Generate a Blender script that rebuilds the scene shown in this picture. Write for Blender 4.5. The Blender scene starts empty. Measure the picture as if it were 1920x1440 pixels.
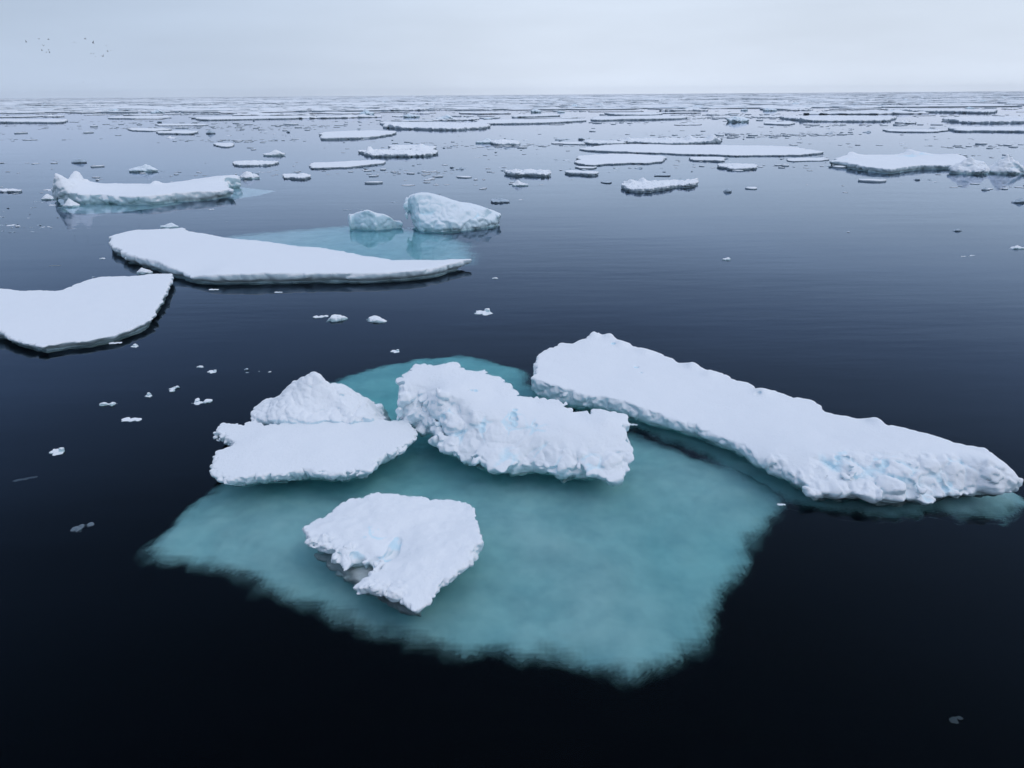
import bpy, math, random
import numpy as np
from mathutils import Matrix, Vector

# ------------------------------------------------------------------ camera, sky, sun, exposure
sc = bpy.context.scene
COL = sc.collection
F_PX, HCAM = 1297.0, 12.0              # focal length in photo pixels (1920 wide), height of the ship's rail above the water
PITCH, ROLL = math.radians(22.72), -0.0073
fwd = Vector((0, math.cos(PITCH), -math.sin(PITCH)))
r0, u0_ = Vector((1, 0, 0)), Vector((0, math.sin(PITCH), math.cos(PITCH)))
right = math.cos(ROLL) * r0 + math.sin(ROLL) * u0_
up = -math.sin(ROLL) * r0 + math.cos(ROLL) * u0_
cam_d = bpy.data.cameras.new('camera')
cam = bpy.data.objects.new('camera', cam_d); COL.objects.link(cam)
cam.matrix_world = Matrix(((right.x, up.x, -fwd.x, 0), (right.y, up.y, -fwd.y, 0), (right.z, up.z, -fwd.z, HCAM), (0, 0, 0, 1)))
cam_d.sensor_width = 36; cam_d.lens = 36 * F_PX / 1920
cam_d.clip_start = 0.1; cam_d.clip_end = 60000
sc.camera = cam

SUN_EL, SUN_AZ = 58, 112                # degrees; azimuth measured clockwise from the view direction (+Y)
w = bpy.data.worlds.new('World'); sc.world = w; w.use_nodes = True
nt = w.node_tree; nt.nodes.clear()
def N(tree, typ, **kw):
    n = tree.nodes.new(typ)
    for k, v in kw.items():
        if k.startswith('_'): setattr(n, k[1:], v)
        else: n.inputs[k.replace('__', ' ')].default_value = v
    return n
def L(tree, a, ao, b, bi): tree.links.new(a.outputs[ao], b.inputs[bi])
def ramp(tree, stops, interp='LINEAR'):
    n = tree.nodes.new('ShaderNodeValToRGB'); n.color_ramp.interpolation = interp
    e = n.color_ramp.elements
    while len(e) < len(stops): e.new(0.5)
    for i, (p, c) in enumerate(stops):
        e[i].position = p; e[i].color = (*c, 1) if len(c) == 3 else c
    return n
def mth(tree, op, a=None, b=None, clamp=False):
    n = tree.nodes.new('ShaderNodeMath'); n.operation = op; n.use_clamp = clamp
    for i, v in enumerate((a, b)):
        if v is None: continue
        if isinstance(v, (int, float)): n.inputs[i].default_value = v
        else: tree.links.new(v, n.inputs[i])
    return n.outputs[0]

sky = N(nt, 'ShaderNodeTexSky', _sky_type='NISHITA', _sun_disc=False, _sun_elevation=math.radians(SUN_EL),
        _sun_rotation=math.radians(SUN_AZ), _air_density=1.0, _dust_density=3.0)
tc = N(nt, 'ShaderNodeTexCoord')
sep = N(nt, 'ShaderNodeSeparateXYZ'); L(nt, tc, 'Generated', sep, 0)
# overcast deck: colour by elevation, brighter towards the veiled sun, soft banks of cloud
el = ramp(nt, [(0.0, (8.0, 8.9, 10.3)), (0.035, (7.3, 8.2, 9.6)), (0.08, (7.05, 7.95, 9.3)), (0.14, (6.95, 7.9, 9.3)), (0.30, (5.0, 6.2, 8.9)), (0.6, (5.4, 6.6, 8.9)), (1.0, (6.9, 7.9, 9.9))])
L(nt, sep, 'Z', el, 0)
mp = N(nt, 'ShaderNodeMapping'); mp.inputs['Scale'].default_value = (1.3, 1.3, 7.0); mp.inputs['Location'].default_value = (0.35, 0.1, 0.3)
L(nt, tc, 'Generated', mp, 0)
cn = N(nt, 'ShaderNodeTexNoise', Scale=1.6, Detail=4.0, Roughness=0.5); L(nt, mp, 0, cn, 'Vector')
cr = N(nt, 'ShaderNodeMapRange'); cr.inputs[1].default_value = 0.3; cr.inputs[2].default_value = 0.7; cr.inputs[3].default_value = 0.905; cr.inputs[4].default_value = 1.075
L(nt, cn, 0, cr, 0)
lr = N(nt, 'ShaderNodeMapRange', _interpolation_type='SMOOTHSTEP'); lr.inputs[1].default_value = -0.62; lr.inputs[2].default_value = 0.25; lr.inputs[3].default_value = 0.745; lr.inputs[4].default_value = 1.065
L(nt, sep, 'X', lr, 0)
k = mth(nt, 'MULTIPLY', cr.outputs[0], lr.outputs[0])
lc = N(nt, 'ShaderNodeMix', _data_type='RGBA'); lc.inputs[6].default_value = (0.93, 1.005, 1.10, 1); lc.inputs[7].default_value = (1, 1, 1, 1)
lm = N(nt, 'ShaderNodeMapRange', _interpolation_type='SMOOTHSTEP'); lm.inputs[1].default_value = -0.62; lm.inputs[2].default_value = 0.1; L(nt, sep, 'X', lm, 0); L(nt, lm, 0, lc, 0)
vt = N(nt, 'ShaderNodeVectorMath', _operation='MULTIPLY'); L(nt, el, 0, vt, 0); L(nt, lc, 2, vt, 1)
vm = N(nt, 'ShaderNodeVectorMath', _operation='SCALE'); L(nt, vt, 0, vm, 0); nt.links.new(k, vm.inputs['Scale'])
mx = N(nt, 'ShaderNodeMix', _data_type='RGBA'); mx.inputs[0].default_value = 0.9
L(nt, sky, 0, mx, 6); L(nt, vm, 0, mx, 7)
bg = N(nt, 'ShaderNodeBackground', Strength=0.1); L(nt, mx, 2, bg, 'Color')
wo = N(nt, 'ShaderNodeOutputWorld'); L(nt, bg, 0, wo, 0)

sun_d = bpy.data.lights.new('sun', 'SUN'); sun_d.energy = 0.5; sun_d.angle = math.radians(40); sun_d.color = (1.0, 0.98, 0.95)
sun = bpy.data.objects.new('sun', sun_d); COL.objects.link(sun)
se, sa = math.radians(SUN_EL), math.radians(SUN_AZ)
sun.rotation_euler = Vector((-math.sin(sa) * math.cos(se), -math.cos(sa) * math.cos(se), -math.sin(se))).to_track_quat('-Z', 'Y').to_euler()

sc.view_settings.view_transform = 'Standard'; sc.view_settings.look = 'None'
sc.view_settings.gamma = 1; sc.view_settings.use_curve_mapping = False
sc.view_settings.exposure = 0.0
sc.cycles.max_bounces = 14; sc.cycles.diffuse_bounces = 6; sc.cycles.glossy_bounces = 4
sc.cycles.transmission_bounces = 12; sc.cycles.volume_bounces = 2; sc.cycles.transparent_max_bounces = 16
sc.cycles.caustics_refractive = True; sc.cycles.caustics_reflective = False
sc.cycles.sample_clamp_indirect = 4.0
sc.cycles.use_denoising = True

# ------------------------------------------------------------------ from a photo pixel to a point of the place
CAM = np.array([0, 0, HCAM]); FW, RT, UP = (np.array(v) for v in (fwd, right, up))
def ray(u, v):
    d = FW + RT * ((u - 960) / F_PX) + UP * ((720 - v) / F_PX)
    return d / np.linalg.norm(d)
def P(u, v, z=0.0):                    # where the sight line through (u, v) meets height z (bent by the water when z < 0)
    d = ray(u, v)
    if z >= 0:
        return CAM + d * ((z - HCAM) / d[2])
    p = CAM + d * (-HCAM / d[2])
    t = d / 1.33
    t[2] = -math.sqrt(1 - t[0] ** 2 - t[1] ** 2)
    return p + t * (z / t[2])
def Y(u, v, y):                        # where it meets the upright plane at distance y
    d = ray(u, v); return CAM + d * (y / d[1])

# ------------------------------------------------------------------ ice shapes: numpy fields turned into meshes
def bspl(n, vox, wl, rng):
    pos = np.arange(n) * vox / wl + rng.random(); i = np.floor(pos).astype(int); t = pos - i
    m = i.max() + 4
    W = np.zeros((n, m), np.float32); a = np.arange(n)
    for kk, wgt in enumerate(((1 - t) ** 3 / 6, (3 * t ** 3 - 6 * t ** 2 + 4) / 6, (-3 * t ** 3 + 3 * t ** 2 + 3 * t + 1) / 6, t ** 3 / 6)):
        W[a, i + kk] += wgt
    return W
def noise(shape, vox, wl, seed, zs=1.0):   # smooth noise about -1..1 on the grid
    rng = np.random.default_rng(seed)
    Ws = [bspl(n, vox, wl * (zs if ax == 2 else 1), rng) for ax, n in enumerate(shape)]
    g = (rng.random([W.shape[1] for W in Ws]).astype(np.float32) * 2 - 1) * (1.9 if len(shape) == 2 else 2.6)
    for W in Ws:
        g = np.tensordot(g, W, axes=(0, 1))
    return g
def polydist(px, py, poly):             # signed distance, positive inside
    d = np.full(px.shape, 1e9, np.float32); ins = np.zeros(px.shape, bool)
    n = len(poly)
    for i in range(n):
        (ax, ay), (bx, by) = poly[i], poly[(i + 1) % n]
        ex, ey = bx - ax, by - ay; wx, wy = px - ax, py - ay
        t = np.clip((wx * ex + wy * ey) / (ex * ex + ey * ey + 1e-9), 0, 1)
        d = np.minimum(d, (wx - ex * t) ** 2 + (wy - ey * t) ** 2)
        if abs(ey) > 1e-9:
            c = ((ay > py) != (by > py)) & (px < ex * (py - ay) / ey + ax)
            ins ^= c
    d = np.sqrt(d)
    return np.where(ins, d, -d)
def rbf(px, py, ctr):                   # height surface through scattered points
    c = np.array(ctr, float); n = len(c)
    if n == 1: return np.full(px.shape, c[0, 2], np.float32)
    s = max(np.ptp(c[:, 0]), np.ptp(c[:, 1]), 1e-3)
    xy = c[:, :2] / s
    A = np.sqrt(((xy[:, None] - xy[None]) ** 2).sum(-1) + 1e-4)
    M = np.zeros((n + 1, n + 1)); M[:n, :n] = A; M[:n, n] = 1; M[n, :n] = 1
    wv = np.linalg.lstsq(M, np.concatenate([c[:, 2], [0]]), rcond=None)[0]
    out = np.full(px.shape, wv[n], np.float32)
    for i in range(n):
        out += wv[i] * np.sqrt((px / s - xy[i, 0]) ** 2 + (py / s - xy[i, 1]) ** 2 + 1e-4)
    return out
def cells(shape, vox, size, seed):       # broken blocks: an offset per block, and the distance to the cracks between them
    st = 3; cs = [n // st + 2 for n in shape]; cv = vox * st
    dims = [int(n * cv / size) + 5 for n in cs]
    rng = np.random.default_rng(seed); jit = rng.random(dims + [3]).astype(np.float32); val = rng.random(dims).astype(np.float32) * 2 - 1
    ax = [np.arange(n, dtype=np.float32) * cv / size + 2 for n in cs]
    G = np.meshgrid(*ax, indexing='ij'); b = [g.astype(int) for g in G]
    f1 = np.full(cs, 9, np.float32); f2 = f1.copy(); vv = np.zeros(cs, np.float32)
    for i in (-1, 0, 1):
        for j in (-1, 0, 1):
            for k_ in (-1, 0, 1):
                bi, bj, bk = b[0] + i, b[1] + j, b[2] + k_
                jt = jit[bi, bj, bk]
                dd = np.sqrt((bi + jt[..., 0] - G[0]) ** 2 + (bj + jt[..., 1] - G[1]) ** 2 + (bk + jt[..., 2] - G[2]) ** 2)
                near = dd < f1
                f2 = np.where(near, f1, np.minimum(f2, dd)); vv = np.where(near, val[bi, bj, bk], vv); f1 = np.where(near, dd, f1)
    cr = f2 - f1
    off_ = vv * np.clip(cr / .25, 0, 1)
    def upsample(a):
        for axis, n in enumerate(shape):
            p = np.arange(n) / st; i0 = np.floor(p).astype(int); t = (p - i0).astype(np.float32)
            t = t.reshape([-1 if q == axis else 1 for q in range(3)])
            a = np.take(a, i0, axis) * (1 - t) + np.take(a, i0 + 1, axis) * t
        return a
    return upsample(off_), upsample(cr)
def smin(a, b, kk):
    h = np.clip(0.5 + 0.5 * (b - a) / kk, 0, 1)
    return b * (1 - h) + a * h - kk * h * (1 - h)
def smooth(e0, e1, x):
    t = np.clip((x - e0) / (e1 - e0), 0, 1); return t * t * (3 - 2 * t)

def surface_net(f, org, vox):
    s = f > 0
    nx, ny, nz = f.shape
    cnt = np.zeros((nx - 1, ny - 1, nz - 1), np.int8)
    corners = [(i, j, kk) for i in (0, 1) for j in (0, 1) for kk in (0, 1)]
    for i, j, kk in corners: cnt += s[i:nx - 1 + i, j:ny - 1 + j, kk:nz - 1 + kk]
    act = np.argwhere((cnt > 0) & (cnt < 8))
    idx = np.full(cnt.shape, -1, np.int32); idx[act[:, 0], act[:, 1], act[:, 2]] = np.arange(len(act))
    val = {c: f[act[:, 0] + c[0], act[:, 1] + c[1], act[:, 2] + c[2]] for c in corners}
    acc = np.zeros((len(act), 3)); num = np.zeros(len(act))
    for c in corners:
        for ax in range(3):
            if c[ax] == 0:
                e = list(c); e[ax] = 1; e = tuple(e)
                a, b = val[c], val[e]; m = (a > 0) != (b > 0)
                t = np.where(m, a / np.where(m, a - b, 1), 0)
                p = np.tile(np.array(c, float), (len(act), 1)); p[:, ax] += t
                acc += p * m[:, None]; num += m
    verts = (act + acc / num[:, None]) * vox + org
    quads = []
    for ax in range(3):
        b, c = (ax + 1) % 3, (ax + 2) % 3
        sl0 = [slice(None)] * 3; sl1 = [slice(None)] * 3
        sl0[ax] = slice(0, -1); sl1[ax] = slice(1, None)
        ch = s[tuple(sl0)] != s[tuple(sl1)]
        e = np.argwhere(ch)
        lim = np.array(f.shape) - 1
        e = e[(e[:, b] > 0) & (e[:, c] > 0) & (e[:, b] < lim[b]) & (e[:, c] < lim[c])]
        q = []
        for db, dc in ((-1, -1), (0, -1), (0, 0), (-1, 0)):
            o = e.copy(); o[:, b] += db; o[:, c] += dc
            q.append(idx[o[:, 0], o[:, 1], o[:, 2]])
        q = np.stack(q, 1)
        inside = s[e[:, 0], e[:, 1], e[:, 2]]
        q[~inside] = q[~inside][:, ::-1]
        quads.append(q)
    quads = np.concatenate(quads)
    return verts, quads[(quads >= 0).all(1)]

def main_body(v, q):                    # drop loose crumbs that touch nothing
    lab = np.arange(len(v))
    e = np.concatenate([q[:, [0, 1]], q[:, [1, 2]], q[:, [2, 3]]])
    for _ in range(400):
        m = np.minimum(lab[e[:, 0]], lab[e[:, 1]]); old = lab.copy()
        np.minimum.at(lab, lab[e[:, 0]], m); np.minimum.at(lab, lab[e[:, 1]], m)
        lab = lab[lab]; lab = lab[lab]
        if (lab == old).all(): break
    keep = lab == np.bincount(lab).argmax()
    new = np.cumsum(keep) - 1
    return v[keep], new[q[keep[q[:, 0]]]]
def mesh_from(name, verts, quads, attr=None, thin=None):
    me = bpy.data.meshes.new(name)
    me.vertices.add(len(verts)); me.vertices.foreach_set('co', np.ascontiguousarray(verts, np.float32).ravel())
    n, kk = quads.shape
    me.loops.add(n * kk); me.loops.foreach_set('vertex_index', np.ascontiguousarray(quads, np.int32).ravel())
    me.polygons.add(n); me.polygons.foreach_set('loop_start', np.arange(0, n * kk, kk, dtype=np.int32))
    me.update(calc_edges=True)
    me.polygons.foreach_set('use_smooth', np.ones(n, bool))
    if attr is not None:
        a = me.attributes.new('bare_blue', 'FLOAT', 'POINT'); a.data.foreach_set('value', np.ascontiguousarray(attr, np.float32))
    if thin is not None:
        a = me.attributes.new('rim_fade', 'FLOAT', 'POINT'); a.data.foreach_set('value', np.ascontiguousarray(thin, np.float32))
    me.update()
    return me

def ice_mesh(name, poly, tops, zb=-0.8, vox=0.05, seed=1, side=0.10, lump=0.0, lumpwl=0.5, toprough=0.03, k=0.12,
             notch=0.12, notch_z=0.16, flare=0.0, taper=0.0, blue=(), cuts=(), margin=0.6, edge_drop=0.0, edge_w=0.5, fuzz=0.0, topwl=1.6, lumpside=True, zmax=None, base=None, bumps=(), taper_z=0.0, fray=0.0, grow=0.0, macro=0.0, macrowl=1.3, blocky=0.0, blocksize=.7, rough=()):
    """poly: plan outline (world xy); tops: (x, y, z) heights of the upper surface; cuts: (x, y, z, radius) hollows."""
    poly = np.array([p[:2] for p in poly], float); tops = [tuple(p) for p in tops]
    x0, y0 = poly.min(0) - margin; x1, y1 = poly.max(0) + margin
    zt = (max(t[2] for t in tops) + 0.35 + lump + max([0] + [b[2] for b in bumps])) if zmax is None else zmax
    nx, ny, nz = (int(math.ceil(a / vox)) + 1 for a in (x1 - x0, y1 - y0, zt - zb + 3 * vox))
    org = np.array([x0, y0, zb - 2 * vox])
    gx = (x0 + np.arange(nx) * vox).astype(np.float32); gy = (y0 + np.arange(ny) * vox).astype(np.float32); gz = (org[2] + np.arange(nz) * vox).astype(np.float32)
    PX, PY = np.meshgrid(gx, gy, indexing='ij')
    d = polydist(PX, PY, poly).astype(np.float32)
    d += side * (0.55 * noise((nx, ny), vox, 0.9 + side, seed) + 0.35 * noise((nx, ny), vox, 0.35 + side * .4, seed + 1) + 0.2 * noise((nx, ny), vox, max(0.15, 2.5 * vox), seed + 2))
    d += grow
    T = rbf(PX, PY, tops).astype(np.float32)
    for (bx, by, ba, bsx, bsy) in bumps:
        T += ba * np.exp(-((PX - bx) / bsx) ** 2 - ((PY - by) / bsy) ** 2).astype(np.float32)
    T += toprough * (noise((nx, ny), vox, topwl, seed + 3) + 0.45 * noise((nx, ny), vox, topwl * 0.4, seed + 4) + 0.22 * noise((nx, ny), vox, topwl * .16, seed + 5))
    if edge_drop: T -= edge_drop * (1 - smooth(0, edge_w, d)) ** 1.3
    def onto(u, v):                     # where the sight line first meets this upper surface
        p, dr = P(u, v, zt), ray(u, v)
        for _ in range(4000):
            i_, j_ = int((p[0] - x0) / vox), int((p[1] - y0) / vox)
            if 0 <= i_ < nx and 0 <= j_ < ny and p[2] <= T[i_, j_] and d[i_, j_] > -.1: break
            if p[2] < -.2: break
            p = p + dr * vox * .5
        return tuple(p)
    cuts = [c_ if len(c_) == 4 else (*onto(c_[0], c_[1]), c_[2]) for c_ in cuts]
    blue = [b_ if len(b_) == 4 else (*onto(b_[0], b_[1]), b_[2]) for b_ in blue]
    Z = gz[None, None, :]
    off = notch * np.exp(-((gz - 0.02) / notch_z) ** 2) + np.where(gz < 0, -flare * np.minimum(1, -gz / 0.5) + taper * np.maximum(0, -gz - taper_z), 0)
    f_side = d[:, :, None] - off[None, None, :]
    n3 = None
    if lump:
        sh = (nx, ny, nz)
        c1 = np.abs(noise(sh, vox, lumpwl, seed + 6)); c2 = np.abs(noise(sh, vox, lumpwl * .42, seed + 7)); n4 = noise(sh, vox, max(lumpwl * .18, 2.2 * vox), seed + 8)
        if macro:
            nm = macro * noise(sh, vox, macrowl, seed + 17)
        b1 = np.clip(c1 / .45, 0, 1.3) ** .6; b2 = np.clip(c2 / .45, 0, 1.3) ** .7
        n3 = lump * ((b1 - .75) + .5 * (b2 - .75) + .26 * n4)
        if macro: n3 = n3 + nm
        cr3 = None
        if blocky:
            of3, cr3 = cells(sh, vox, blocksize, seed + 19)
            nb = blocky * (.8 * of3 - .55 * np.exp(-(cr3 / .10) ** 2))
            if rough:
                wr = np.zeros_like(PX)
                for (ru, rv, rr_) in rough:
                    rp = onto(ru, rv); wr = np.maximum(wr, 1 - smooth(.45, 1.0, np.sqrt((PX - rp[0]) ** 2 + (PY - rp[1]) ** 2) / rr_))
                nb = nb * wr[:, :, None]
            n3 = n3 + nb
        f_side = f_side + n3
    f_top = (T[:, :, None] - Z)
    if lump and lumpside:
        # lumpiness only where the upper surface is steep (broken faces), smooth snow elsewhere
        gxT, gyT = np.gradient(T, vox); steep = smooth(0.35, 1.0, np.hypot(gxT, gyT))
        for (ru, rv, rr_) in rough:
            rp = onto(ru, rv); steep = np.maximum(steep, 1 - smooth(.45, 1.0, np.sqrt((PX - rp[0]) ** 2 + (PY - rp[1]) ** 2) / rr_))
        f_top = f_top + n3 * steep[:, :, None]
    elif lump:
        f_top = f_top + n3
    f = smin(f_side, f_top, k)
    f = smin(f, np.broadcast_to(Z - zb, f.shape), 0.2)
    if fuzz:
        f = f + fuzz * noise((nx, ny, nz), vox, 3.2 * vox, seed + 9)
    if cuts: nc = noise((nx, ny, nz), vox, .22, seed + 15)
    for (cx, cy, cz, cr_) in cuts:
        dist = np.sqrt((PX[:, :, None] - cx) ** 2 + (PY[:, :, None] - cy) ** 2 + (Z - cz) ** 2)
        f = smin(f, (dist - cr_ + .9 * cr_ * nc).astype(np.float32), 0.06)
    f[0], f[-1], f[:, 0], f[:, -1], f[:, :, 0], f[:, :, -1] = -1, -1, -1, -1, -1, -1
    v, q = surface_net(f, org, vox)
    v, q = main_body(v, q)
    at = np.zeros(len(v))
    for (bx, by, bz, br) in blue:
        at = np.maximum(at, 1 - smooth(0.4, 1.0, np.sqrt(((v - np.array([bx, by, bz])) ** 2).sum(1)) / br))
    if lump and len(blue):
        gi = np.clip(np.round((v - org) / vox).astype(int), 0, np.array(f.shape) - 1)
        at *= 1 - smooth(0.0, 0.26, (np.minimum(c1, 1.0 * c2 + .05) if cr3 is None else np.minimum(.7 * c1 + .08, 1.2 * cr3))[gi[:, 0], gi[:, 1], gi[:, 2]])
    at *= .75
    for (cx, cy, cz, cr_) in cuts:
        at = np.maximum(at, .8 - .8 * smooth(.9, 1.6, np.sqrt(((v - np.array([cx, cy, cz])) ** 2).sum(1)) / cr_))
    thin = None
    if fray:
        gi = np.clip(np.round((v[:, :2] - org[:2]) / vox).astype(int), 0, np.array([nx, ny]) - 1)
        thin = 1 - smooth(0.0, 1.0, (d[gi[:, 0], gi[:, 1]] - .10) / fray)
        thin = np.maximum(thin, smooth(.35, .7, T[gi[:, 0], gi[:, 1]] - v[:, 2]))  # underside made see-through as well, so the painted edge fade ends in dark
    c = np.array([(x0 + x1) / 2, (y0 + y1) / 2, 0.0]) if base is None else np.array(base, float)
    return mesh_from(name, v - c, q, at, thin), c

# ------------------------------------------------------------------ materials
def new_mat(name):
    m = bpy.data.materials.new(name); m.use_nodes = True; m.node_tree.nodes.clear()
    return m, m.node_tree
def make_ice(name, snow=(0.86, 0.87, 0.88), bare=(0.62, 0.75, 0.80), wet=(0.46, 0.62, 0.65), under=(0.62, 0.78, 0.76), band=0.16, snow_n=(0.05, 0.45), bump=0.5, rough=0.75, edge_fade=False):
    m, t = new_mat(name)
    g = N(t, 'ShaderNodeNewGeometry'); sp = N(t, 'ShaderNodeSeparateXYZ'); L(t, g, 'Position', sp, 0)
    sn = N(t, 'ShaderNodeSeparateXYZ'); L(t, g, 'Normal', sn, 0)
    n1 = N(t, 'ShaderNodeTexNoise', Scale=0.75, Detail=6.0, Roughness=0.6); L(t, g, 'Position', n1, 'Vector')
    n2 = N(t, 'ShaderNodeTexNoise', Scale=9.0, Detail=5.0, Roughness=0.65); L(t, g, 'Position', n2, 'Vector')
    n3 = N(t, 'ShaderNodeTexNoise', Scale=42.0, Detail=3.0, Roughness=0.6); L(t, g, 'Position', n3, 'Vector')
    jitter = mth(t, 'MULTIPLY', mth(t, 'SUBTRACT', n2.outputs[0], 0.5), 0.7)
    # settled snow lies on what faces up; bare ice shows on the broken sides
    mr = N(t, 'ShaderNodeMapRange', _interpolation_type='SMOOTHSTEP'); mr.inputs[1].default_value, mr.inputs[2].default_value = snow_n
    t.links.new(mth(t, 'ADD', sn.outputs['Z'], jitter), mr.inputs[0])
    c1 = N(t, 'ShaderNodeMix', _data_type='RGBA'); c1.inputs[6].default_value = (*bare, 1); c1.inputs[7].default_value = (*snow, 1); L(t, mr, 0, c1, 0)
    # soaked band at the waterline, darker on FLAT to paint in the undercut's shade
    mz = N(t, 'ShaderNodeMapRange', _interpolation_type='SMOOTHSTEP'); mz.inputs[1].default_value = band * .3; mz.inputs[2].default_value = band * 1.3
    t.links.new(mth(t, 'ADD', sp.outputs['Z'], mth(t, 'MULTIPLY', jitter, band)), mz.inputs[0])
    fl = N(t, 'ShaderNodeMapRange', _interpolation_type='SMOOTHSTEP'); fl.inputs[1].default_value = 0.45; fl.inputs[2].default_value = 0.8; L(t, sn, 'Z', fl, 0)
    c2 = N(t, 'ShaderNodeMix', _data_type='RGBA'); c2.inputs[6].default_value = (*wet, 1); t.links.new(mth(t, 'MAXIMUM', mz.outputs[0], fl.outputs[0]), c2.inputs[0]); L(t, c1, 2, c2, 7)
    mu = N(t, 'ShaderNodeMapRange'); mu.inputs[1].default_value = -0.05; mu.inputs[2].default_value = 0.02; L(t, sp, 'Z', mu, 0)
    uc = N(t, 'ShaderNodeMix', _data_type='RGBA'); uc.inputs[6].default_value = (under[0] * .74, under[1] * .80, under[2] * .83, 1); uc.inputs[7].default_value = (*under, 1)
    ur = N(t, 'ShaderNodeMapRange'); ur.inputs[1].default_value = 0.34; ur.inputs[2].default_value = 0.62; L(t, n1, 0, ur, 0); L(t, ur, 0, uc, 0)
    c3 = N(t, 'ShaderNodeMix', _data_type='RGBA'); L(t, mu, 0, c3, 0); L(t, uc, 2, c3, 6); L(t, c2, 2, c3, 7)
    # blue glacial ice laid bare in cracks
    at = N(t, 'ShaderNodeAttribute', _attribute_name='bare_blue')
    bm_ = N(t, 'ShaderNodeMapRange', _interpolation_type='SMOOTHSTEP'); bm_.inputs[1].default_value = 0.25; bm_.inputs[2].default_value = 0.9
    t.links.new(mth(t, 'ADD', at.outputs['Fac'], mth(t, 'MULTIPLY', jitter, 0.3)), bm_.inputs[0])
    bf = mth(t, 'MULTIPLY', mth(t, 'MULTIPLY', bm_.outputs[0], mth(t, 'GREATER_THAN', at.outputs['Fac'], 0.02)), 0.6)
    c4 = N(t, 'ShaderNodeMix', _data_type='RGBA'); c4.inputs[7].default_value = (0.56, 0.83, 0.92, 1); L(t, c3, 2, c4, 6); t.links.new(bf, c4.inputs[0])
    b1 = N(t, 'ShaderNodeBump', Strength=bump, Distance=0.06); L(t, n2, 0, b1, 'Height')
    b2 = N(t, 'ShaderNodeBump', Strength=bump * .7, Distance=0.02); L(t, n3, 0, b2, 'Height'); L(t, b1, 0, b2, 'Normal')
    pr = N(t, 'ShaderNodeBsdfPrincipled', Roughness=rough); pr.inputs['Specular IOR Level'].default_value = 0.25
    L(t, c4, 2, pr, 'Base Color'); L(t, b2, 0, pr, 'Normal')
    o = N(t, 'ShaderNodeOutputMaterial')
    if edge_fade:                          # rim made transparent to imitate the soft fade of light in scattering water
        ta = N(t, 'ShaderNodeAttribute', _attribute_name='rim_fade')
        nf = N(t, 'ShaderNodeTexNoise', Scale=1.1, Detail=5.0, Roughness=0.52); L(t, g, 'Position', nf, 'Vector')
        am = N(t, 'ShaderNodeMapRange', _interpolation_type='SMOOTHSTEP'); am.inputs[1].default_value = 0.02; am.inputs[2].default_value = 0.80
        t.links.new(mth(t, 'ADD', ta.outputs['Fac'], mth(t, 'MULTIPLY', mth(t, 'SUBTRACT', nf.outputs[0], 0.5), 0.42)), am.inputs[0])
        tr = N(t, 'ShaderNodeBsdfTransparent'); ms = N(t, 'ShaderNodeMixShader')
        t.links.new(mth(t, 'MULTIPLY', am.outputs[0], mth(t, 'GREATER_THAN', ta.outputs['Fac'], 0.01)), ms.inputs[0]); L(t, pr, 0, ms, 1); L(t, tr, 0, ms, 2); L(t, ms, 0, o, 0)
    else:
        L(t, pr, 0, o, 0)
    return m
ICE = make_ice('snow_covered_ice')
BERG = make_ice('bare_glacier_ice', snow=(0.80, 0.85, 0.88), bare=(0.62, 0.77, 0.83), wet=(0.50, 0.68, 0.72), snow_n=(0.2, 0.8), rough=0.5)
FLAT = make_ice('snow_on_pack_ice', bare=(0.50, 0.60, 0.66), wet=(0.30, 0.38, 0.43), band=0.2)  # side colours hold wet ice plus the shade under the floe edges
WET = make_ice('wet_shaded_ice', snow=(0.42, 0.50, 0.56), bare=(0.22, 0.29, 0.34), wet=(0.10, 0.14, 0.18), band=0.1, snow_n=(0.3, 0.9), rough=0.35)  # wet ice, with shaded sides and dark reflections put into the colour
GLASSY = make_ice('clear_wet_ice', snow=(0.12, 0.16, 0.19), bare=(0.10, 0.13, 0.16), wet=(0.08, 0.11, 0.14), under=(0.08, 0.11, 0.12), band=0.05, snow_n=(0.3, 0.9), rough=0.3)
FROST = make_ice('frosted_underwater_ice', wet=(0.6, 0.72, 0.76), under=(0.85, 0.92, 0.93))
SUBM = make_ice('submerged_ice', under=(0.95, 0.97, 0.96), bump=.15, edge_fade=True)

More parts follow.
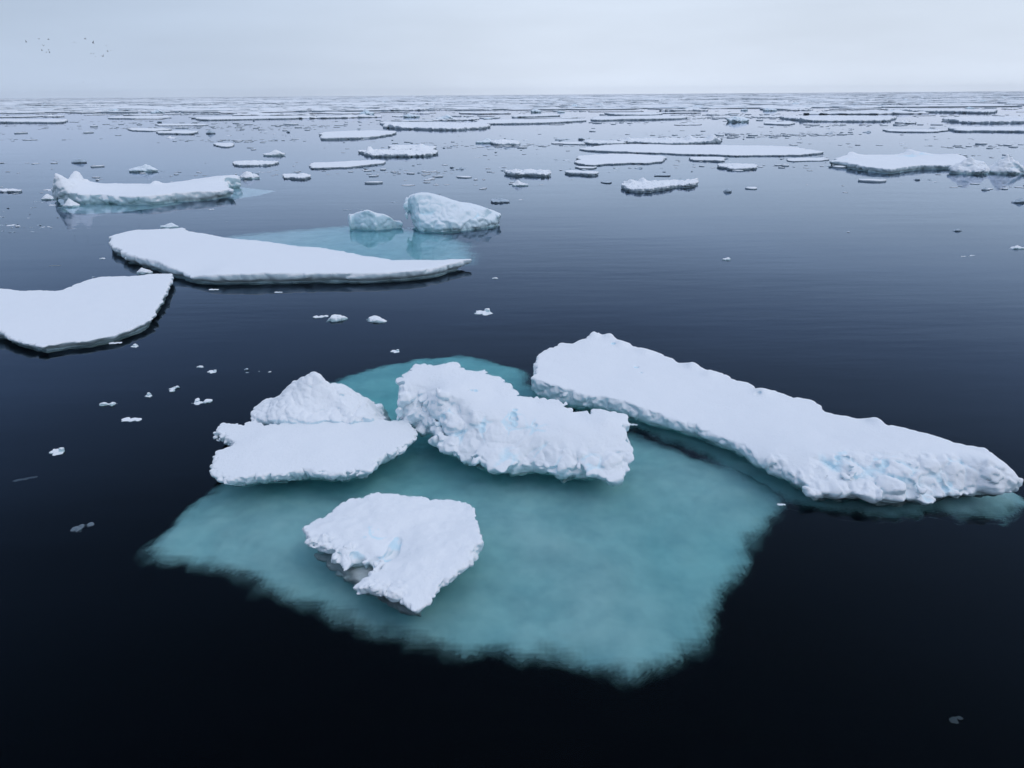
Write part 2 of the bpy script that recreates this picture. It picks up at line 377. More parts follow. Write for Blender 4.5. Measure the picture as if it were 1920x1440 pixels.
def make_water():
    m, t = new_mat('cold_sea_water')
    g = N(t, 'ShaderNodeNewGeometry')
    mp = N(t, 'ShaderNodeMapping'); mp.inputs['Rotation'].default_value = (0, 0, math.radians(-9)); mp.inputs['Scale'].default_value = (0.22, 1.0, 1)
    L(t, g, 'Position', mp, 0)
    a = N(t, 'ShaderNodeTexNoise', Scale=1.1, Detail=2.0, Roughness=0.5); L(t, mp, 0, a, 'Vector')
    b = N(t, 'ShaderNodeTexNoise', Scale=0.14, Detail=2.0, Roughness=0.5); L(t, mp, 0, b, 'Vector')
    big = N(t, 'ShaderNodeTexNoise', Scale=0.028, Detail=2.0, Roughness=0.5); L(t, g, 'Position', big, 'Vector')
    br = N(t, 'ShaderNodeMapRange'); br.inputs[1].default_value = 0.35; br.inputs[2].default_value = 0.68; br.inputs[3].default_value = 0.05; br.inputs[4].default_value = 0.22
    L(t, big, 0, br, 0)
    b1 = N(t, 'ShaderNodeBump', Distance=0.06); L(t, a, 0, b1, 'Height'); L(t, br, 0, b1, 'Strength')
    c_ = N(t, 'ShaderNodeTexNoise', Scale=0.38, Detail=1.0, Roughness=0.4); L(t, mp, 0, c_, 'Vector')
    b3 = N(t, 'ShaderNodeBump', Distance=0.12, Strength=0.06); L(t, c_, 0, b3, 'Height'); L(t, b1, 0, b3, 'Normal')
    b2 = N(t, 'ShaderNodeBump', Distance=0.25, Strength=0.11); L(t, b, 0, b2, 'Height'); L(t, b3, 0, b2, 'Normal')
    fr = N(t, 'ShaderNodeFresnel', IOR=1.33); L(t, b2, 0, fr, 'Normal')
    fac = mth(t, 'SUBTRACT', 1.0, mth(t, 'POWER', 2.71828, mth(t, 'MULTIPLY', mth(t, 'POWER', fr.outputs[0], 1.7), -3.13)))
    # from below the surface keeps its full mirror
    mxf = N(t, 'ShaderNodeMix', _data_type='FLOAT'); L(t, g, 'Backfacing', mxf, 0); t.links.new(fac, mxf.inputs[2]); L(t, fr, 0, mxf, 3)
    b4 = N(t, 'ShaderNodeBump', Distance=0.25, Strength=0.03); L(t, b, 0, b4, 'Height')
    rf = N(t, 'ShaderNodeBsdfRefraction', IOR=1.33, Roughness=0.0); L(t, b4, 0, rf, 'Normal')
    gl = N(t, 'ShaderNodeBsdfGlossy', Roughness=0.02); L(t, b2, 0, gl, 'Normal')
    gc = N(t, 'ShaderNodeMix', _data_type='RGBA'); gc.inputs[6].default_value = (0.54, 0.76, 1.0, 1); gc.inputs[7].default_value = (0.94, 0.925, 0.97, 1); L(t, fr, 0, gc, 0); L(t, gc, 2, gl, 'Color')
    ms = N(t, 'ShaderNodeMixShader'); L(t, mxf, 0, ms, 0); L(t, rf, 0, ms, 1); L(t, gl, 0, ms, 2)
    va = N(t, 'ShaderNodeVolumeAbsorption', Density=1.0)
    SIG = (0.26, 0.054, 0.047)
    va.inputs['Color'].default_value = (1 - SIG[0], 1 - SIG[1], 1 - SIG[2], 1)
    o = N(t, 'ShaderNodeOutputMaterial'); L(t, ms, 0, o, 'Surface'); L(t, va, 0, o, 'Volume')
    return m
WATER = make_water()

# ------------------------------------------------------------------ linking
def put(name, me, mat, loc, parent=None, label=None, cat=None, group=None, kind=None):
    o = bpy.data.objects.new(name, me); COL.objects.link(o)
    if mat is not None and len(me.materials) == 0: me.materials.append(mat)
    o.location = loc
    if parent is not None: o.parent = parent
    tag(o, label, cat, group, kind)
    return o
def tag(o, label=None, cat=None, group=None, kind=None):
    for kk, v in (('label', label), ('category', cat), ('group', group), ('kind', kind)):
        if v: o[kk] = v
def ice(name, label, poly, tops, mat=ICE, cat='ice floe', group=None, parent=None, **kw):
    if parent is not None:
        me, c = ice_mesh(name, poly, tops, **kw)
        return put(name, me, mat, Vector(c) - parent.location, parent, label)
    me, c = ice_mesh(name, poly, tops, **kw)
    return put(name, me, mat, c, None, label, cat, group)

# ------------------------------------------------------------------ the sea: one closed body of water
def build_water():
    e = [0, 15, 30, 60, 120, 250, 500, 1000, 2500, 6000, 15000]
    xs = np.array([-v for v in e[:0:-1]] + e, float); ys = np.array([-200, -60, -15] + e + [16000], float)
    nx, ny = len(xs), len(ys)
    X, Yv = np.meshgrid(xs, ys, indexing='ij')
    top = np.stack([X, Yv, np.zeros_like(X)], -1).reshape(-1, 3); bot = top.copy(); bot[:, 2] = -220
    i = np.arange(nx * ny).reshape(nx, ny); B = nx * ny
    qt = np.stack([i[:-1, :-1], i[1:, :-1], i[1:, 1:], i[:-1, 1:]], -1).reshape(-1, 4)
    qs = [qt, qt[:, ::-1] + B]
    def wall(r): return np.stack([r[:-1], r[:-1] + B, r[1:] + B, r[1:]], -1)
    qs += [wall(i[0, :]), wall(i[-1, ::-1]), wall(i[::-1, 0]), wall(i[:, -1])]
    me = mesh_from('water', np.concatenate([top, bot]), np.concatenate(qs))
    me.polygons.foreach_set('use_smooth', np.zeros(len(me.polygons), bool))
    put('water', me, WATER, (0, 0, 0), kind='structure')
build_water()

# ------------------------------------------------------------------ the foreground
# submerged slab
S = [(252, 1062, -2.4), (290, 1030, -2.3), (335, 985, -2.2), (400, 940, -2.1), (440, 900, -2.1), (520, 800, -2.0), (618, 712, -1.9), (700, 690, -1.9), (780, 672, -1.9), (850, 664, -1.9),
     (905, 669, -2.0), (960, 685, -2.1), (990, 702, -2.3), (985, 722, -2.3), (1080, 790, -2.1), (1200, 832, -2.0), (1262, 852, -2.1), (1330, 880, -2.1), (1400, 912, -2.2), (1448, 945, -2.3),
     (1458, 968, -2.4), (1425, 1015, -2.3), (1402, 1060, -2.2), (1370, 1105, -2.2), (1340, 1140, -2.1), (1310, 1180, -2.1), (1290, 1212, -2.1), (1268, 1236, -2.1), (1232, 1262, -2.2), (1180, 1290, -2.3),
     (1150, 1268, -2.2), (1100, 1248, -2.1), (1040, 1245, -2.1), (980, 1250, -2.1), (920, 1222, -2.1), (870, 1234, -2.1), (830, 1219, -2.1), (760, 1216, -2.1), (720, 1197, -2.2), (640, 1172, -2.3),
     (560, 1152, -2.3), (480, 1132, -2.4), (420, 1102, -2.4), (340, 1087, -2.4), (285, 1080, -2.4)]
sp = [P(a_, b_ + (13 if b_ > 1140 and a_ > 560 else 0), c_) for a_, b_, c_ in S]
ctr = [P(700, 1020, -1.32), P(450, 1020, -1.47), P(1000, 1000, -1.32), P(1250, 960, -1.37), P(1100, 1150, -1.37), P(850, 1130, -1.37), P(800, 750, -2.02), P(650, 850, -2.02), P(1250, 1100, -1.47), P(1200, 880, -1.37), P(620, 1100, -1.47), P(1350, 980, -1.43)]
ice('submerged_floe', 'wide teal slab of ice lying underwater beneath the foreground blocks', sp, ctr, mat=SUBM, cat='ice floe',
    vox=0.075, zb=-3.2, seed=11, side=0.36, lump=0.0, toprough=0.17, k=0.5, notch=0, taper=2.0, taper_z=2.2, edge_drop=.5, edge_w=1.2, fuzz=0.04, fray=1.5, grow=.85, zmax=-0.35, topwl=2.4)

# left floe: flat plate with a mound at its back
A = [(401, 812, .55), (415, 789, .65), (456, 793, .65), (477, 786, .65), (495, 797, .6), (520, 793, .62), (538, 786, .66), (560, 781, .72), (622, 781, .72), (636, 788, .64), (668, 788, .64), (683, 781, .7), (720, 782, .68), (755, 785, .62), (772, 795, .58), (786, 806, .5), (785, 815, .4),
     (779, 830, .3), (760, 850, .22), (735, 862, .2), (710, 874, .2), (705, 887, .15), (692, 895, .15), (660, 896, .18), (630, 899, .18), (572, 897, .2), (540, 905, .15), (480, 912, .08), (432, 923, .0),
     (410, 905, .2), (395, 888, .35), (402, 865, .4), (401, 850, .45), (437, 845, .35), (442, 840, .35), (425, 832, .35), (407, 820, .4)]
At = [P(415, 800, .62), P(600, 800, .68), P(740, 800, .62), P(600, 850, .62), P(500, 850, .60), P(700, 850, .52), P(440, 890, .50), P(560, 880, .50), P(660, 880, .46), P(780, 812, .5), P(430, 812, .60), P(500, 815, .72), P(430, 905, .42)]
fa = ice('ice_floe', 'white plate-like floe with a snowy mound at its back, left of the tall foreground block', [P(*p) for p in A], At, seed=21, vox=0.03, side=0.11, toprough=0.045, k=0.12, notch=0.36, notch_z=.18, zb=-1.2, taper=1.8, lump=0.13, lumpwl=.26)
yc = 25.4
cr_ = [Y(u, v, yc) for u, v in ((478, 767), (510, 746), (542, 724), (560, 712), (592, 703), (610, 712), (618, 726), (624, 722), (672, 739), (695, 756), (722, 782))]
M_out = [P(474, 792, .4), P(520, 798, .5), P(580, 799, .55), P(650, 797, .55), P(700, 794, .5), P(728, 784, .45)] + [c + np.array([0, .9, 0]) for c in cr_[::-1]]
M_top = cr_ + [Y(u, v + 3, yc - .55) for u, v in ((520, 742), (548, 724), (566, 712), (592, 704), (612, 713), (640, 728), (672, 740), (695, 757))] + [P(490, 790, .65), P(560, 796, .7), P(640, 790, .72), P(700, 788, .7), P(600, 760, 1.05), P(650, 765, 1.0)] + [np.array([c[0], c[1] + 1.0, c[2] * .35]) for c in cr_[::2]]
ice('mound', None, M_out, M_top, parent=fa, bumps=[(*Y(592, 708, 25.2)[:2], .10, .28, .5), (*Y(548, 726, 25.2)[:2], .12, .22, .4), (*Y(647, 732, 25.2)[:2], .16, .35, .4), (*Y(617, 724, 25.3)[:2], -.16, .10, .4), (*Y(690, 756, 25.2)[:2], .10, .2, .3), (*Y(500, 756, 25.2)[:2], .10, .2, .3)], seed=23, vox=0.036, side=0.10, lump=0.09, lumpwl=.40, macro=.07, macrowl=.8, toprough=0.05, topwl=.8, k=0.15, notch=.1, zb=-.7, lumpside=False)

# tall centre block
B_out = [P(785, 808, .05), P(811, 828, .02), P(824, 848, .02), P(850, 866, .02), P(887, 879, .02), P(913, 893, .02), P(946, 899, .02), P(996, 894, .02), P(1056, 910, .02), P(1090, 904, .02), P(1126, 913, .02), P(1150, 919, .02), P(1174, 911, .05),
         P(1178, 888, .3), P(1183, 858, .6), P(1188, 828, .9), P(1180, 806, 1.1), Y(1176, 781, 22.5), Y(1142, 771, 22.9), Y(1121, 777, 22.9), Y(1085, 774, 23.0), Y(1077, 760, 23.3), Y(1006, 747, 23.9), Y(967, 736, 24.2), Y(949, 718, 24.7),
         Y(918, 705, 25.2), Y(889, 691, 25.7), Y(850, 686, 26.0), Y(811, 680, 26.1), Y(779, 679, 26.0), Y(757, 704, 25.3), P(748, 722, 1.6), P(751, 752, 1.1), P(756, 782, .6), P(770, 796, .3)]
B_top = [Y(783, 683, 25.8), Y(832, 683, 25.7), Y(889, 696, 25.3), Y(949, 722, 24.4), Y(752, 722, 24.5), Y(819, 744, 23.4), Y(850, 750, 23.2), Y(880, 765, 22.8), Y(907, 773, 22.6), Y(955, 770, 22.7), Y(930, 735, 23.9), Y(820, 710, 24.7),
         Y(1006, 752, 23.6), Y(1077, 765, 23.0), Y(1085, 778, 22.6), Y(990, 790, 22.2), Y(1060, 800, 21.8), Y(1137, 790, 22.0), Y(1160, 785, 22.3),
         Y(880, 830, 21.6), Y(950, 830, 21.4), Y(1010, 840, 21.0), Y(1080, 850, 20.7), Y(1150, 840, 20.9), Y(1168, 880, 20.2),
         P(800, 812, .35), P(850, 858, .3), P(913, 885, .3), P(996, 884, .3), P(1056, 897, .3), P(1126, 900, .3), P(1165, 905, .3)]
def bl(u, v, z, r): p = P(u, v, z); return (p[0], p[1], p[2], r)
def by(u, v, y, r): p = Y(u, v, y); return (p[0], p[1], p[2], r)
B_blue = [(828, 781, .8), (905, 803, .8), (962, 790, .8), (1005, 800, .7), (855, 812, .7), (936, 812, .6), (1010, 840, .6), (1040, 880, .8), (950, 860, .8), (1110, 870, .7)]
B_cut = [(966, 768, .09), (963, 776, .12), (962, 785, .15), (965, 795, .11), (906, 796, .1), (904, 805, .12), (1003, 797, .09), (830, 782, .11), (884, 731, .07), (892, 732, .08)]
ice('ice_block', 'tall craggy white block with pale blue cracks, tilted up at its left end', B_out, B_top, cat='ice block', seed=31, vox=0.028, side=0.10, lump=0.26, lumpwl=.62, toprough=0.06, k=0.07, notch=0.28, taper=1.6, zb=-1.3, macro=.16, macrowl=1.1, blocky=.25, blocksize=.82, blue=B_blue, cuts=B_cut)

# front floe, notched at its near-left side
C = [(707, 925, .42), (748, 926, .45), (842, 931, .45), (873, 941, .42), (892, 955, .4), (899, 983, .36), (907, 1006, .33), (906, 1027, .3), (887, 1054, .27), (852, 1079, .24), (821, 1108, .22), (800, 1137, .2), (780, 1150, .2),
     (771, 1142, .22), (744, 1129, .22), (717, 1119, .22), (690, 1110, .22), (673, 1115, .22), (664, 1106, .24), (690, 1083, .28), (719, 1065, .28), (700, 1068, .2), (684, 1064, .2), (665, 1060, .22), (646, 1072, .22), (642, 1062, .24), (626, 1052, .24), (630, 1036, .24),
     (602, 1036, .22), (571, 1025, .24), (573, 1000, .3), (570, 988, .33), (586, 977, .36), (607, 965, .38), (630, 950, .4), (657, 940, .4), (682, 938, .4)]
Ct = [P(750, 940, .46), P(850, 945, .45), P(660, 955, .46), P(600, 990, .40), P(590, 1018, .36), P(700, 985, .52), P(720, 1000, .42), P(800, 980, .52), P(870, 1010, .42), P(800, 1040, .52), P(760, 1060, .50), P(700, 1020, .46), P(735, 1025, .32), P(740, 1040, .26), P(690, 1042, .30),
      P(650, 1040, .36), P(700, 1095, .40), P(760, 1100, .44), P(830, 1080, .38), P(790, 1130, .34), P(670, 1108, .34), P(645, 1065, .3)]
C_cut = [(744, 1010, 0.08), (743, 1016, 0.115), (742, 1022, 0.15), (740, 1028, 0.125), (738, 1034, 0.1), (738, 1036, 0.08), (734, 1039, 0.092), (730, 1042, 0.105), (726, 1045, 0.118), (722, 1048, 0.13), (717, 1049, 0.13), (712, 1050, 0.13), (707, 1051, 0.13), (702, 1052, 0.13), (696, 1056, 0.14), (690, 1060, 0.15), (666, 1040, 0.13), (673, 1045, 0.15)]
C_blue = [(741, 1020, .35), (712, 1050, .4), (700, 1000, .6)]
fc = ice('ice_floe', 'fan-shaped white floe with a ragged notch, afloat over the submerged teal slab', [P(*p) for p in C], Ct, seed=41, vox=0.028, side=0.07, toprough=0.08, topwl=.9, k=0.12, notch=0.3, notch_z=.13, zb=-.7, taper=2.0, lump=0.12, lumpwl=.26, cuts=C_cut, blue=C_blue, rough=[(650, 1040, .55), (700, 1060, .5), (730, 1110, .6), (600, 1015, .5), (690, 1100, .4)])
ice('underwater_foot', None, [P(595, 1035, -0.26), P(640, 1030, -0.26), P(720, 1040, -0.26), P(760, 1090, -0.26), P(800, 1120, -0.31), P(790, 1155, -0.41), P(750, 1150, -0.46), P(700, 1125, -0.46), P(672, 1100, -0.41), P(640, 1085, -0.41), P(610, 1060, -0.41)],
    [P(680, 1070, -.12), P(650, 1075, -0.24), P(740, 1120, -0.22), P(620, 1055, -0.28), P(780, 1145, -0.31)], mat=FROST, parent=fc, seed=43, vox=.035, side=.14, lump=.1, lumpwl=.3, toprough=.08, topwl=.5, zb=-.6, k=.15, notch=0, zmax=.3)

# long right floe
D_back = [(1005, 670, .85), (1015, 660, .95), (1048, 639, 1.0), (1076, 643, .95), (1092, 634, 1.05), (1113, 627, 1.1), (1136, 631, 1.0), (1143, 630, 1.0), (1157, 638, .95), (1171, 642, .9), (1188, 647, .9), (1207, 653, .88), (1244, 664, .85), (1259, 670, .85),
          (1273, 678, .82), (1298, 677, .85), (1311, 687, .8), (1341, 696, .8), (1371, 708, .78), (1410, 720, .78), (1420, 728, .75), (1430, 725, .78), (1462, 734, .78), (1481, 740, .78), (1519, 748, .8), (1538, 758, .8), (1541, 766, .78), (1563, 774, .8),
          (1630, 783, .9), (1644, 786, .92), (1659, 798, .9), (1698, 797, 1.05), (1733, 810, 1.05), (1752, 813, 1.08), (1787, 827, 1.0), (1806, 829, 1.0), (1851, 843, .95), (1855, 851, .9), (1874, 865, .85), (1896, 881, .8), (1912, 900, .6), (1911, 919, .35)]
D_front = [(1901, 928, .12), (1874, 933, .05), (1833, 933, .05), (1787, 944, .05), (1755, 957, .03), (1725, 955, .03), (1671, 954, .03), (1630, 950, .03), (1600, 947, .03), (1584, 941, .05), (1522, 943, .03), (1508, 932, .05), (1492, 916, .08), (1481, 908, .08),
           (1462, 897, .1), (1416, 876, .1), (1386, 855, .06), (1345, 838, .05), (1292, 819, .05), (1227, 800, .05), (1175, 785, .05), (1126, 774, .05), (1084, 767, .05), (1032, 756, .05), (1006, 749, .05), (998, 733, .3), (1003, 705, .8)]
D_top = [P(1010, 680, .95), P(1048, 645, 1.0), P(1113, 632, 1.1), P(1171, 650, .9), P(1273, 682, .83), P(1410, 726, .78), P(1540, 770, .8), P(1630, 790, .9), P(1700, 803, 1.05), P(1787, 832, 1.02), P(1851, 850, .95), P(1905, 898, .7),
         P(1006, 706, .95), P(1030, 722, .9), P(1084, 737, .78), P(1162, 764, .68), P(1214, 781, .64), P(1266, 793, .6), P(1345, 822, .52), P(1390, 838, .56), P(1450, 850, .72), P(1520, 848, .9), P(1563, 842, .98), P(1620, 838, 1.06), P(1690, 843, 1.12), P(1780, 862, 1.05), P(1850, 890, .85), P(1895, 912, .55),
         P(1440, 880, .38), P(1500, 905, .42), P(1560, 900, .55), P(1620, 905, .55), P(1680, 905, .6), P(1740, 925, .4), P(1600, 928, .35), P(1520, 932, .28), P(1680, 940, .28), P(1750, 946, .22), P(1840, 915, .4), P(1200, 700, .86), P(1350, 760, .7), P(1180, 690, .82), P(1560, 820, .9)]
D_blue = [(1571, 860, .9), (1662, 868, .9), (1690, 888, .9), (1720, 918, .9), (1775, 912, .9), (1800, 880, .8), (1620, 880, .8)]
D_cut = [(1193, 688, .1), (1202, 698, .07), (1422, 737, .09), (1150, 644, .1), (1571, 858, .1), (1570, 867, .08), (1661, 872, .09), (1776, 918, .1), (1783, 909, .08)]
D_rough = [(1560, 880, .9), (1620, 880, 1.1), (1680, 895, 1.2), (1740, 900, 1.2), (1800, 900, 1.0), (1600, 920, .9), (1680, 935, .9), (1760, 935, .8), (1500, 905, .8), (1850, 905, .7), (1450, 885, .5)]
fd = ice('ice_floe', 'long white snow-topped floe stretching to the right edge, its near end a broken lumpy slope', [P(*p) for p in D_back + D_front], D_top, seed=51, vox=0.036, side=0.10, lump=0.14, lumpwl=.55, toprough=0.04, topwl=2.0, k=0.13, notch=0.3, taper=1.4, zb=-.75, blue=D_blue, cuts=D_cut, blocky=.24, blocksize=.78, rough=D_rough, bumps=[(*P(u_, v_, .9)[:2], a_, .3, .35) for u_, v_, a_ in ((1113, 634, .22), (1143, 638, .2), (1165, 648, .15), (1298, 684, .2), (1330, 700, .1), (1430, 731, .18), (1644, 792, .2), (1850, 850, .12), (1210, 660, .1))])
DF = [(1060, 770, -1.00), (1140, 792, -1.20), (1230, 832, -1.30), (1300, 862, -1.40), (1345, 888, -1.50), (1400, 918, -1.50), (1470, 952, -1.50), (1540, 972, -1.40), (1640, 986, -1.40), (1700, 984, -1.40), (1760, 976, -1.40), (1830, 988, -1.40), (1920, 994, -1.40), (1990, 965, -1.30), (1960, 920, -1.10), (1900, 895, -1.00), (1700, 880, -0.90), (1500, 820, -0.90), (1250, 740, -0.90), (1050, 720, -0.90)]
ice('underwater_foot', None, [P(*p) for p in DF], [P(1150, 770, -1.00), P(1300, 840, -1.15), P(1420, 895, -1.30), P(1560, 955, -1.17), P(1640, 960, -1.10), P(1700, 965, -1.35), P(1800, 960, -1.05), P(1900, 960, -1.00), P(1600, 850, -0.85)],
    mat=SUBM, parent=fd, seed=53, vox=.075, side=.3, zb=-3.2, k=.35, notch=0, taper=1.0, taper_z=1.5, edge_drop=.8, edge_w=1.1, fuzz=.08, toprough=.16, fray=.8, topwl=1.4, zmax=0.0)

# ------------------------------------------------------------------ left and middle distance, traced floes
E_back = [(208, 455, .6), (210, 444, .7), (217, 440, .75), (240, 432, .8), (257, 429, .85), (290, 430, .8), (320, 428, .8), (342, 426, .85), (353, 433, .75), (367, 437, .75), (400, 442, .7), (440, 448, .7), (533, 457, .7), (600, 465, .68), (640, 472, .66), (683, 480, .64), (746, 487, .62), (798, 488, .6), (850, 487, .6), (879, 484, .7), (888, 491, .4)]
E_front = [(881, 500, .1), (850, 508, .05), (821, 517, .05), (769, 525, .05), (725, 528, .05), (662, 529, .05), (600, 529, .05), (533, 531, .05), (467, 532, .05), (400, 532, .05), (360, 529, .05), (327, 520, .05), (283, 505, .05), (240, 492, .05), (230, 479, .1), (212, 476, .1)]
E_top = [P(215, 450, .75), P(340, 431, .82), P(533, 460, .7), P(740, 490, .62), P(877, 487, .66), P(233, 467, .72), P(277, 479, .8), P(327, 495, .82), P(410, 505, .8), P(500, 511, .74), P(633, 509, .7), P(725, 508, .68), P(800, 503, .66), P(350, 521, .4), P(400, 460, .74)]
ice('ice_floe', 'long smooth snow-covered floe with a thick front edge, beside the pale teal shallow', [P(*p) for p in E_back + E_front], E_top, seed=61, vox=0.08, side=0.18, lump=0.17, lumpwl=1.2, toprough=.03, topwl=3, k=.15, notch=.4, notch_z=.2, zb=-.9, taper=.8)
Fo = [(-150, 548, .5), (0, 541, .5), (33, 543, .5), (113, 543, .5), (140, 533, .5), (173, 523, .52), (193, 519, .55), (260, 518, .5), (300, 513, .55), (320, 512, .6), (323, 523, .4), (315, 557, .15), (307, 573, .12), (293, 587, .1), (287, 607, .1), (267, 620, .08), (217, 640, .06), (167, 650, .06), (127, 653, .06), (80, 662, .05), (40, 653, .08), (18, 643, .12), (0, 633, .15), (-90, 640, .1), (-170, 600, .2)]
F_top = [P(-140, 560, .48), P(0, 545, .5), P(130, 540, .5), P(195, 524, .56), P(315, 516, .6), P(300, 545, .48), P(270, 600, .42), P(160, 630, .42), P(90, 642, .42), P(30, 628, .46), P(100, 590, .48), P(0, 610, .55), P(20, 615, .52)]
ice('ice_floe', 'flat snowy floe cut off by the left edge of the view', [P(*p) for p in Fo], F_top, seed=71, vox=0.06, side=0.13, lump=0.12, lumpwl=.5, toprough=.03, topwl=2.2, k=.12, notch=.4, notch_z=.18, zb=-.8, taper=.9)
# two bergy blocks and the shallow ice they stand on
G_out = [P(763, 417, .2), P(767, 425, .02), P(787, 432.5, .02), P(829, 433.5, .02), P(871, 431.5, .02), P(912, 426, .02), P(934, 421, .05), Y(936, 405, 70.5), Y(912, 389, 71.6), Y(883, 383, 71.4), Y(850, 376, 71), Y(827, 371, 70.6), Y(808, 365, 70.2), Y(787, 362, 70), Y(770, 363, 69.6), Y(763, 400, 68)]
G_top = [Y(771, 368, 67.6), Y(787, 366, 67.9), Y(808, 369, 68), Y(827, 375, 68.2), Y(850, 380, 68.6), Y(883, 388, 69), Y(912, 394, 69.5), Y(930, 401, 69.9), Y(771, 366, 69.4), Y(787, 364, 69.8), Y(850, 378, 70.8), Y(912, 391, 71.4), Y(767, 380, 67.8), Y(766, 400, 67.2), Y(770, 415, 66.8), Y(800, 420, 66.5), Y(860, 420, 66.8), Y(925, 418, 69.0), P(790, 430, .4), P(870, 429, .4), P(930, 419, .4)]
G_blue = [by(860, 400, 67.5, 1.44), by(800, 395, 67.0, 1.20), by(780, 420, 66.8, 1.08), by(895, 405, 68, 0.96)]
gb = ice('ice_block', 'largest wedge-shaped ice block behind the long floe, tall at left and sloping down rightward', G_out, G_top, mat=BERG, cat='ice block', seed=81, vox=0.075, side=.12, lump=.26, lumpwl=1.1, macro=.25, macrowl=2.2, toprough=.06, k=.1, notch=.15, zb=-1, blue=G_blue)
H_out = [P(655, 421, .05), P(660, 427, .02), P(680, 430, .02), P(705, 430.5, .02), P(730, 428, .02), P(752, 425, .02), Y(753, 418, 68.5), Y(735, 408, 68.8), Y(720, 399, 69), Y(705, 400, 69), Y(700, 397, 69), Y(685, 395, 69), Y(665, 398, 68.6), Y(656, 410, 67.8)]
H_top = [Y(657, 412, 67.5), Y(672, 398, 68.2), Y(690, 394, 68.4), Y(700, 400, 68.8), Y(735, 411, 68.6), Y(660, 402, 67), Y(685, 396, 67.6), Y(697, 397, 67.7), Y(706, 404, 67.7), Y(720, 401, 67.8), Y(735, 410, 67.8), Y(750, 422, 67.6), P(670, 425, .4), P(700, 428, .3), P(730, 426, .3), Y(690, 415, 66.6)]
ice('ice_block', 'small rounded pale blue-green ice lump left of the wedge-shaped block', H_out, H_top, mat=BERG, cat='ice block', seed=85, vox=0.08, side=.1, lump=.16, lumpwl=1.0, toprough=.08, k=.2, notch=.1, zb=-1, blue=[by(690, 418, 66.3, 1.6), by(720, 420, 66.6, 1.2)])
SH = [(380, 452, -1.5), (420, 440, -1.4), (520, 431, -1.4), (600, 424, -1.4), (655, 419, -1.4), (760, 422, -1.4), (850, 433, -1.5), (905, 458, -1.6), (922, 488, -1.7), (900, 508, -1.7), (800, 503, -1.4), (700, 500, -1.4), (560, 490, -1.4), (420, 470, -1.4)]
ice('submerged_floe', 'pale teal shallow of ice underwater between the long floe and the wedge-shaped block', [P(*p) for p in SH], [P(500, 450, -.85), P(650, 440, -1.4), P(760, 450, -1.6), P(860, 470, -1.3), P(880, 490, -1.5), P(600, 475, -1.5)], mat=SUBM, cat='ice floe', seed=87, vox=.16, side=.5, zb=-3, k=.5, notch=0, taper=.3, edge_drop=.6, edge_w=2.0, toprough=.10, topwl=4, zmax=-.15, fray=4.5, grow=.8)
# horned floe far left
I_back = [(88, 345, 1.2), Y(95, 324, 88.5), Y(113, 331, 89.5), Y(120, 333, 90), Y(147, 330, 92.5), Y(157, 338, 93), (200, 343, 1.2), (240, 345, 1.2), (280, 345, 1.2), (292, 338, 1.7), (302, 342, 1.4), (367, 335, 1.4), (410, 328, 1.7), (440, 328, 1.5), (452, 338, 1.0)]
I_front = [(450, 351, .1), (423, 354, .1), (436, 366, .3), (433, 368, .05), (400, 373, .05), (333, 378, .05), (283, 384, .05), (233, 384, .05), (200, 381, .1), (175, 381, .1), (155, 380, .2), (113, 379, .05), (97, 366, .3)]
pt = lambda p: P(*p) if isinstance(p, tuple) else p
I_top = [P(88, 350, 1.0), P(97, 364, .5), Y(118, 345, 90.5), Y(150, 340, 92.5), Y(95, 326, 87.6), Y(104, 330, 87.8), Y(113, 334, 88.5), Y(122, 336, 89), Y(147, 332, 91), Y(157, 340, 91), P(200, 346, 1.2), P(280, 348, 1.2), P(367, 338, 1.35), P(410, 331, 1.6), P(440, 331, 1.45), P(120, 358, 1.5), P(200, 361, 1.2), P(280, 363, 1.15), P(360, 361, 1.05), P(430, 357, .95), P(450, 345, .9), P(105, 350, 1.9), P(300, 352, 1.2)]
fi = ice('ice_floe', 'long floe with a pointed snowy horn at its left end, in the left middle distance', [pt(p) for p in I_back + I_front], I_top, seed=91, vox=.11, side=.22, lump=.35, lumpwl=1.2, toprough=.06, topwl=2.5, k=.16, notch=.35, notch_z=.25, zb=-1, bumps=[(*Y(97, 330, 88.2)[:2], 1.5, .45, 1.2), (*Y(106, 334, 88.6)[:2], .8, .5, 1.0), (*Y(146, 334, 91)[:2], .7, .6, .8), (*P(292, 346, 1.2)[:2], .45, .6, .8), (*P(425, 334, 1.5)[:2], .3, 1.5, 1.0)], blue=[by(185, 368, 84.6, 1.8), by(140, 366, 85.5, 1.5), by(260, 372, 84, 1.2), by(437, 345, 90, 1.6), by(230, 374, 84, 1.3)])
ice('underwater_foot', None, [P(*p) for p in [(95, 372, -.6), (102, 400, -.8), (170, 404, -.8), (240, 398, -.8), (310, 390, -.8), (350, 382, -.8), (350, 360, -.6), (120, 355, -.6)]], [P(130, 390, -.75), P(200, 392, -.7), P(280, 386, -.8)], mat=SUBM, parent=fi, seed=93, vox=.2, side=.4, zb=-2.5, notch=0, edge_drop=.5, edge_w=1.5, k=.4, toprough=.1, zmax=0, fray=1.2)
ice('underwater_foot', None, [P(*p) for p in [(410, 340, -.6), (460, 350, -.6), (530, 358, -.7), (490, 367, -.7), (445, 374, -.7), (410, 372, -.7)]], [P(470, 360, -.5), P(430, 362, -.8), P(510, 359, -.5)], mat=SUBM, parent=fi, seed=94, vox=.2, side=.4, zb=-2.5, notch=0, edge_drop=.4, edge_w=1.2, k=.4, toprough=.06, zmax=0, fray=1.0)

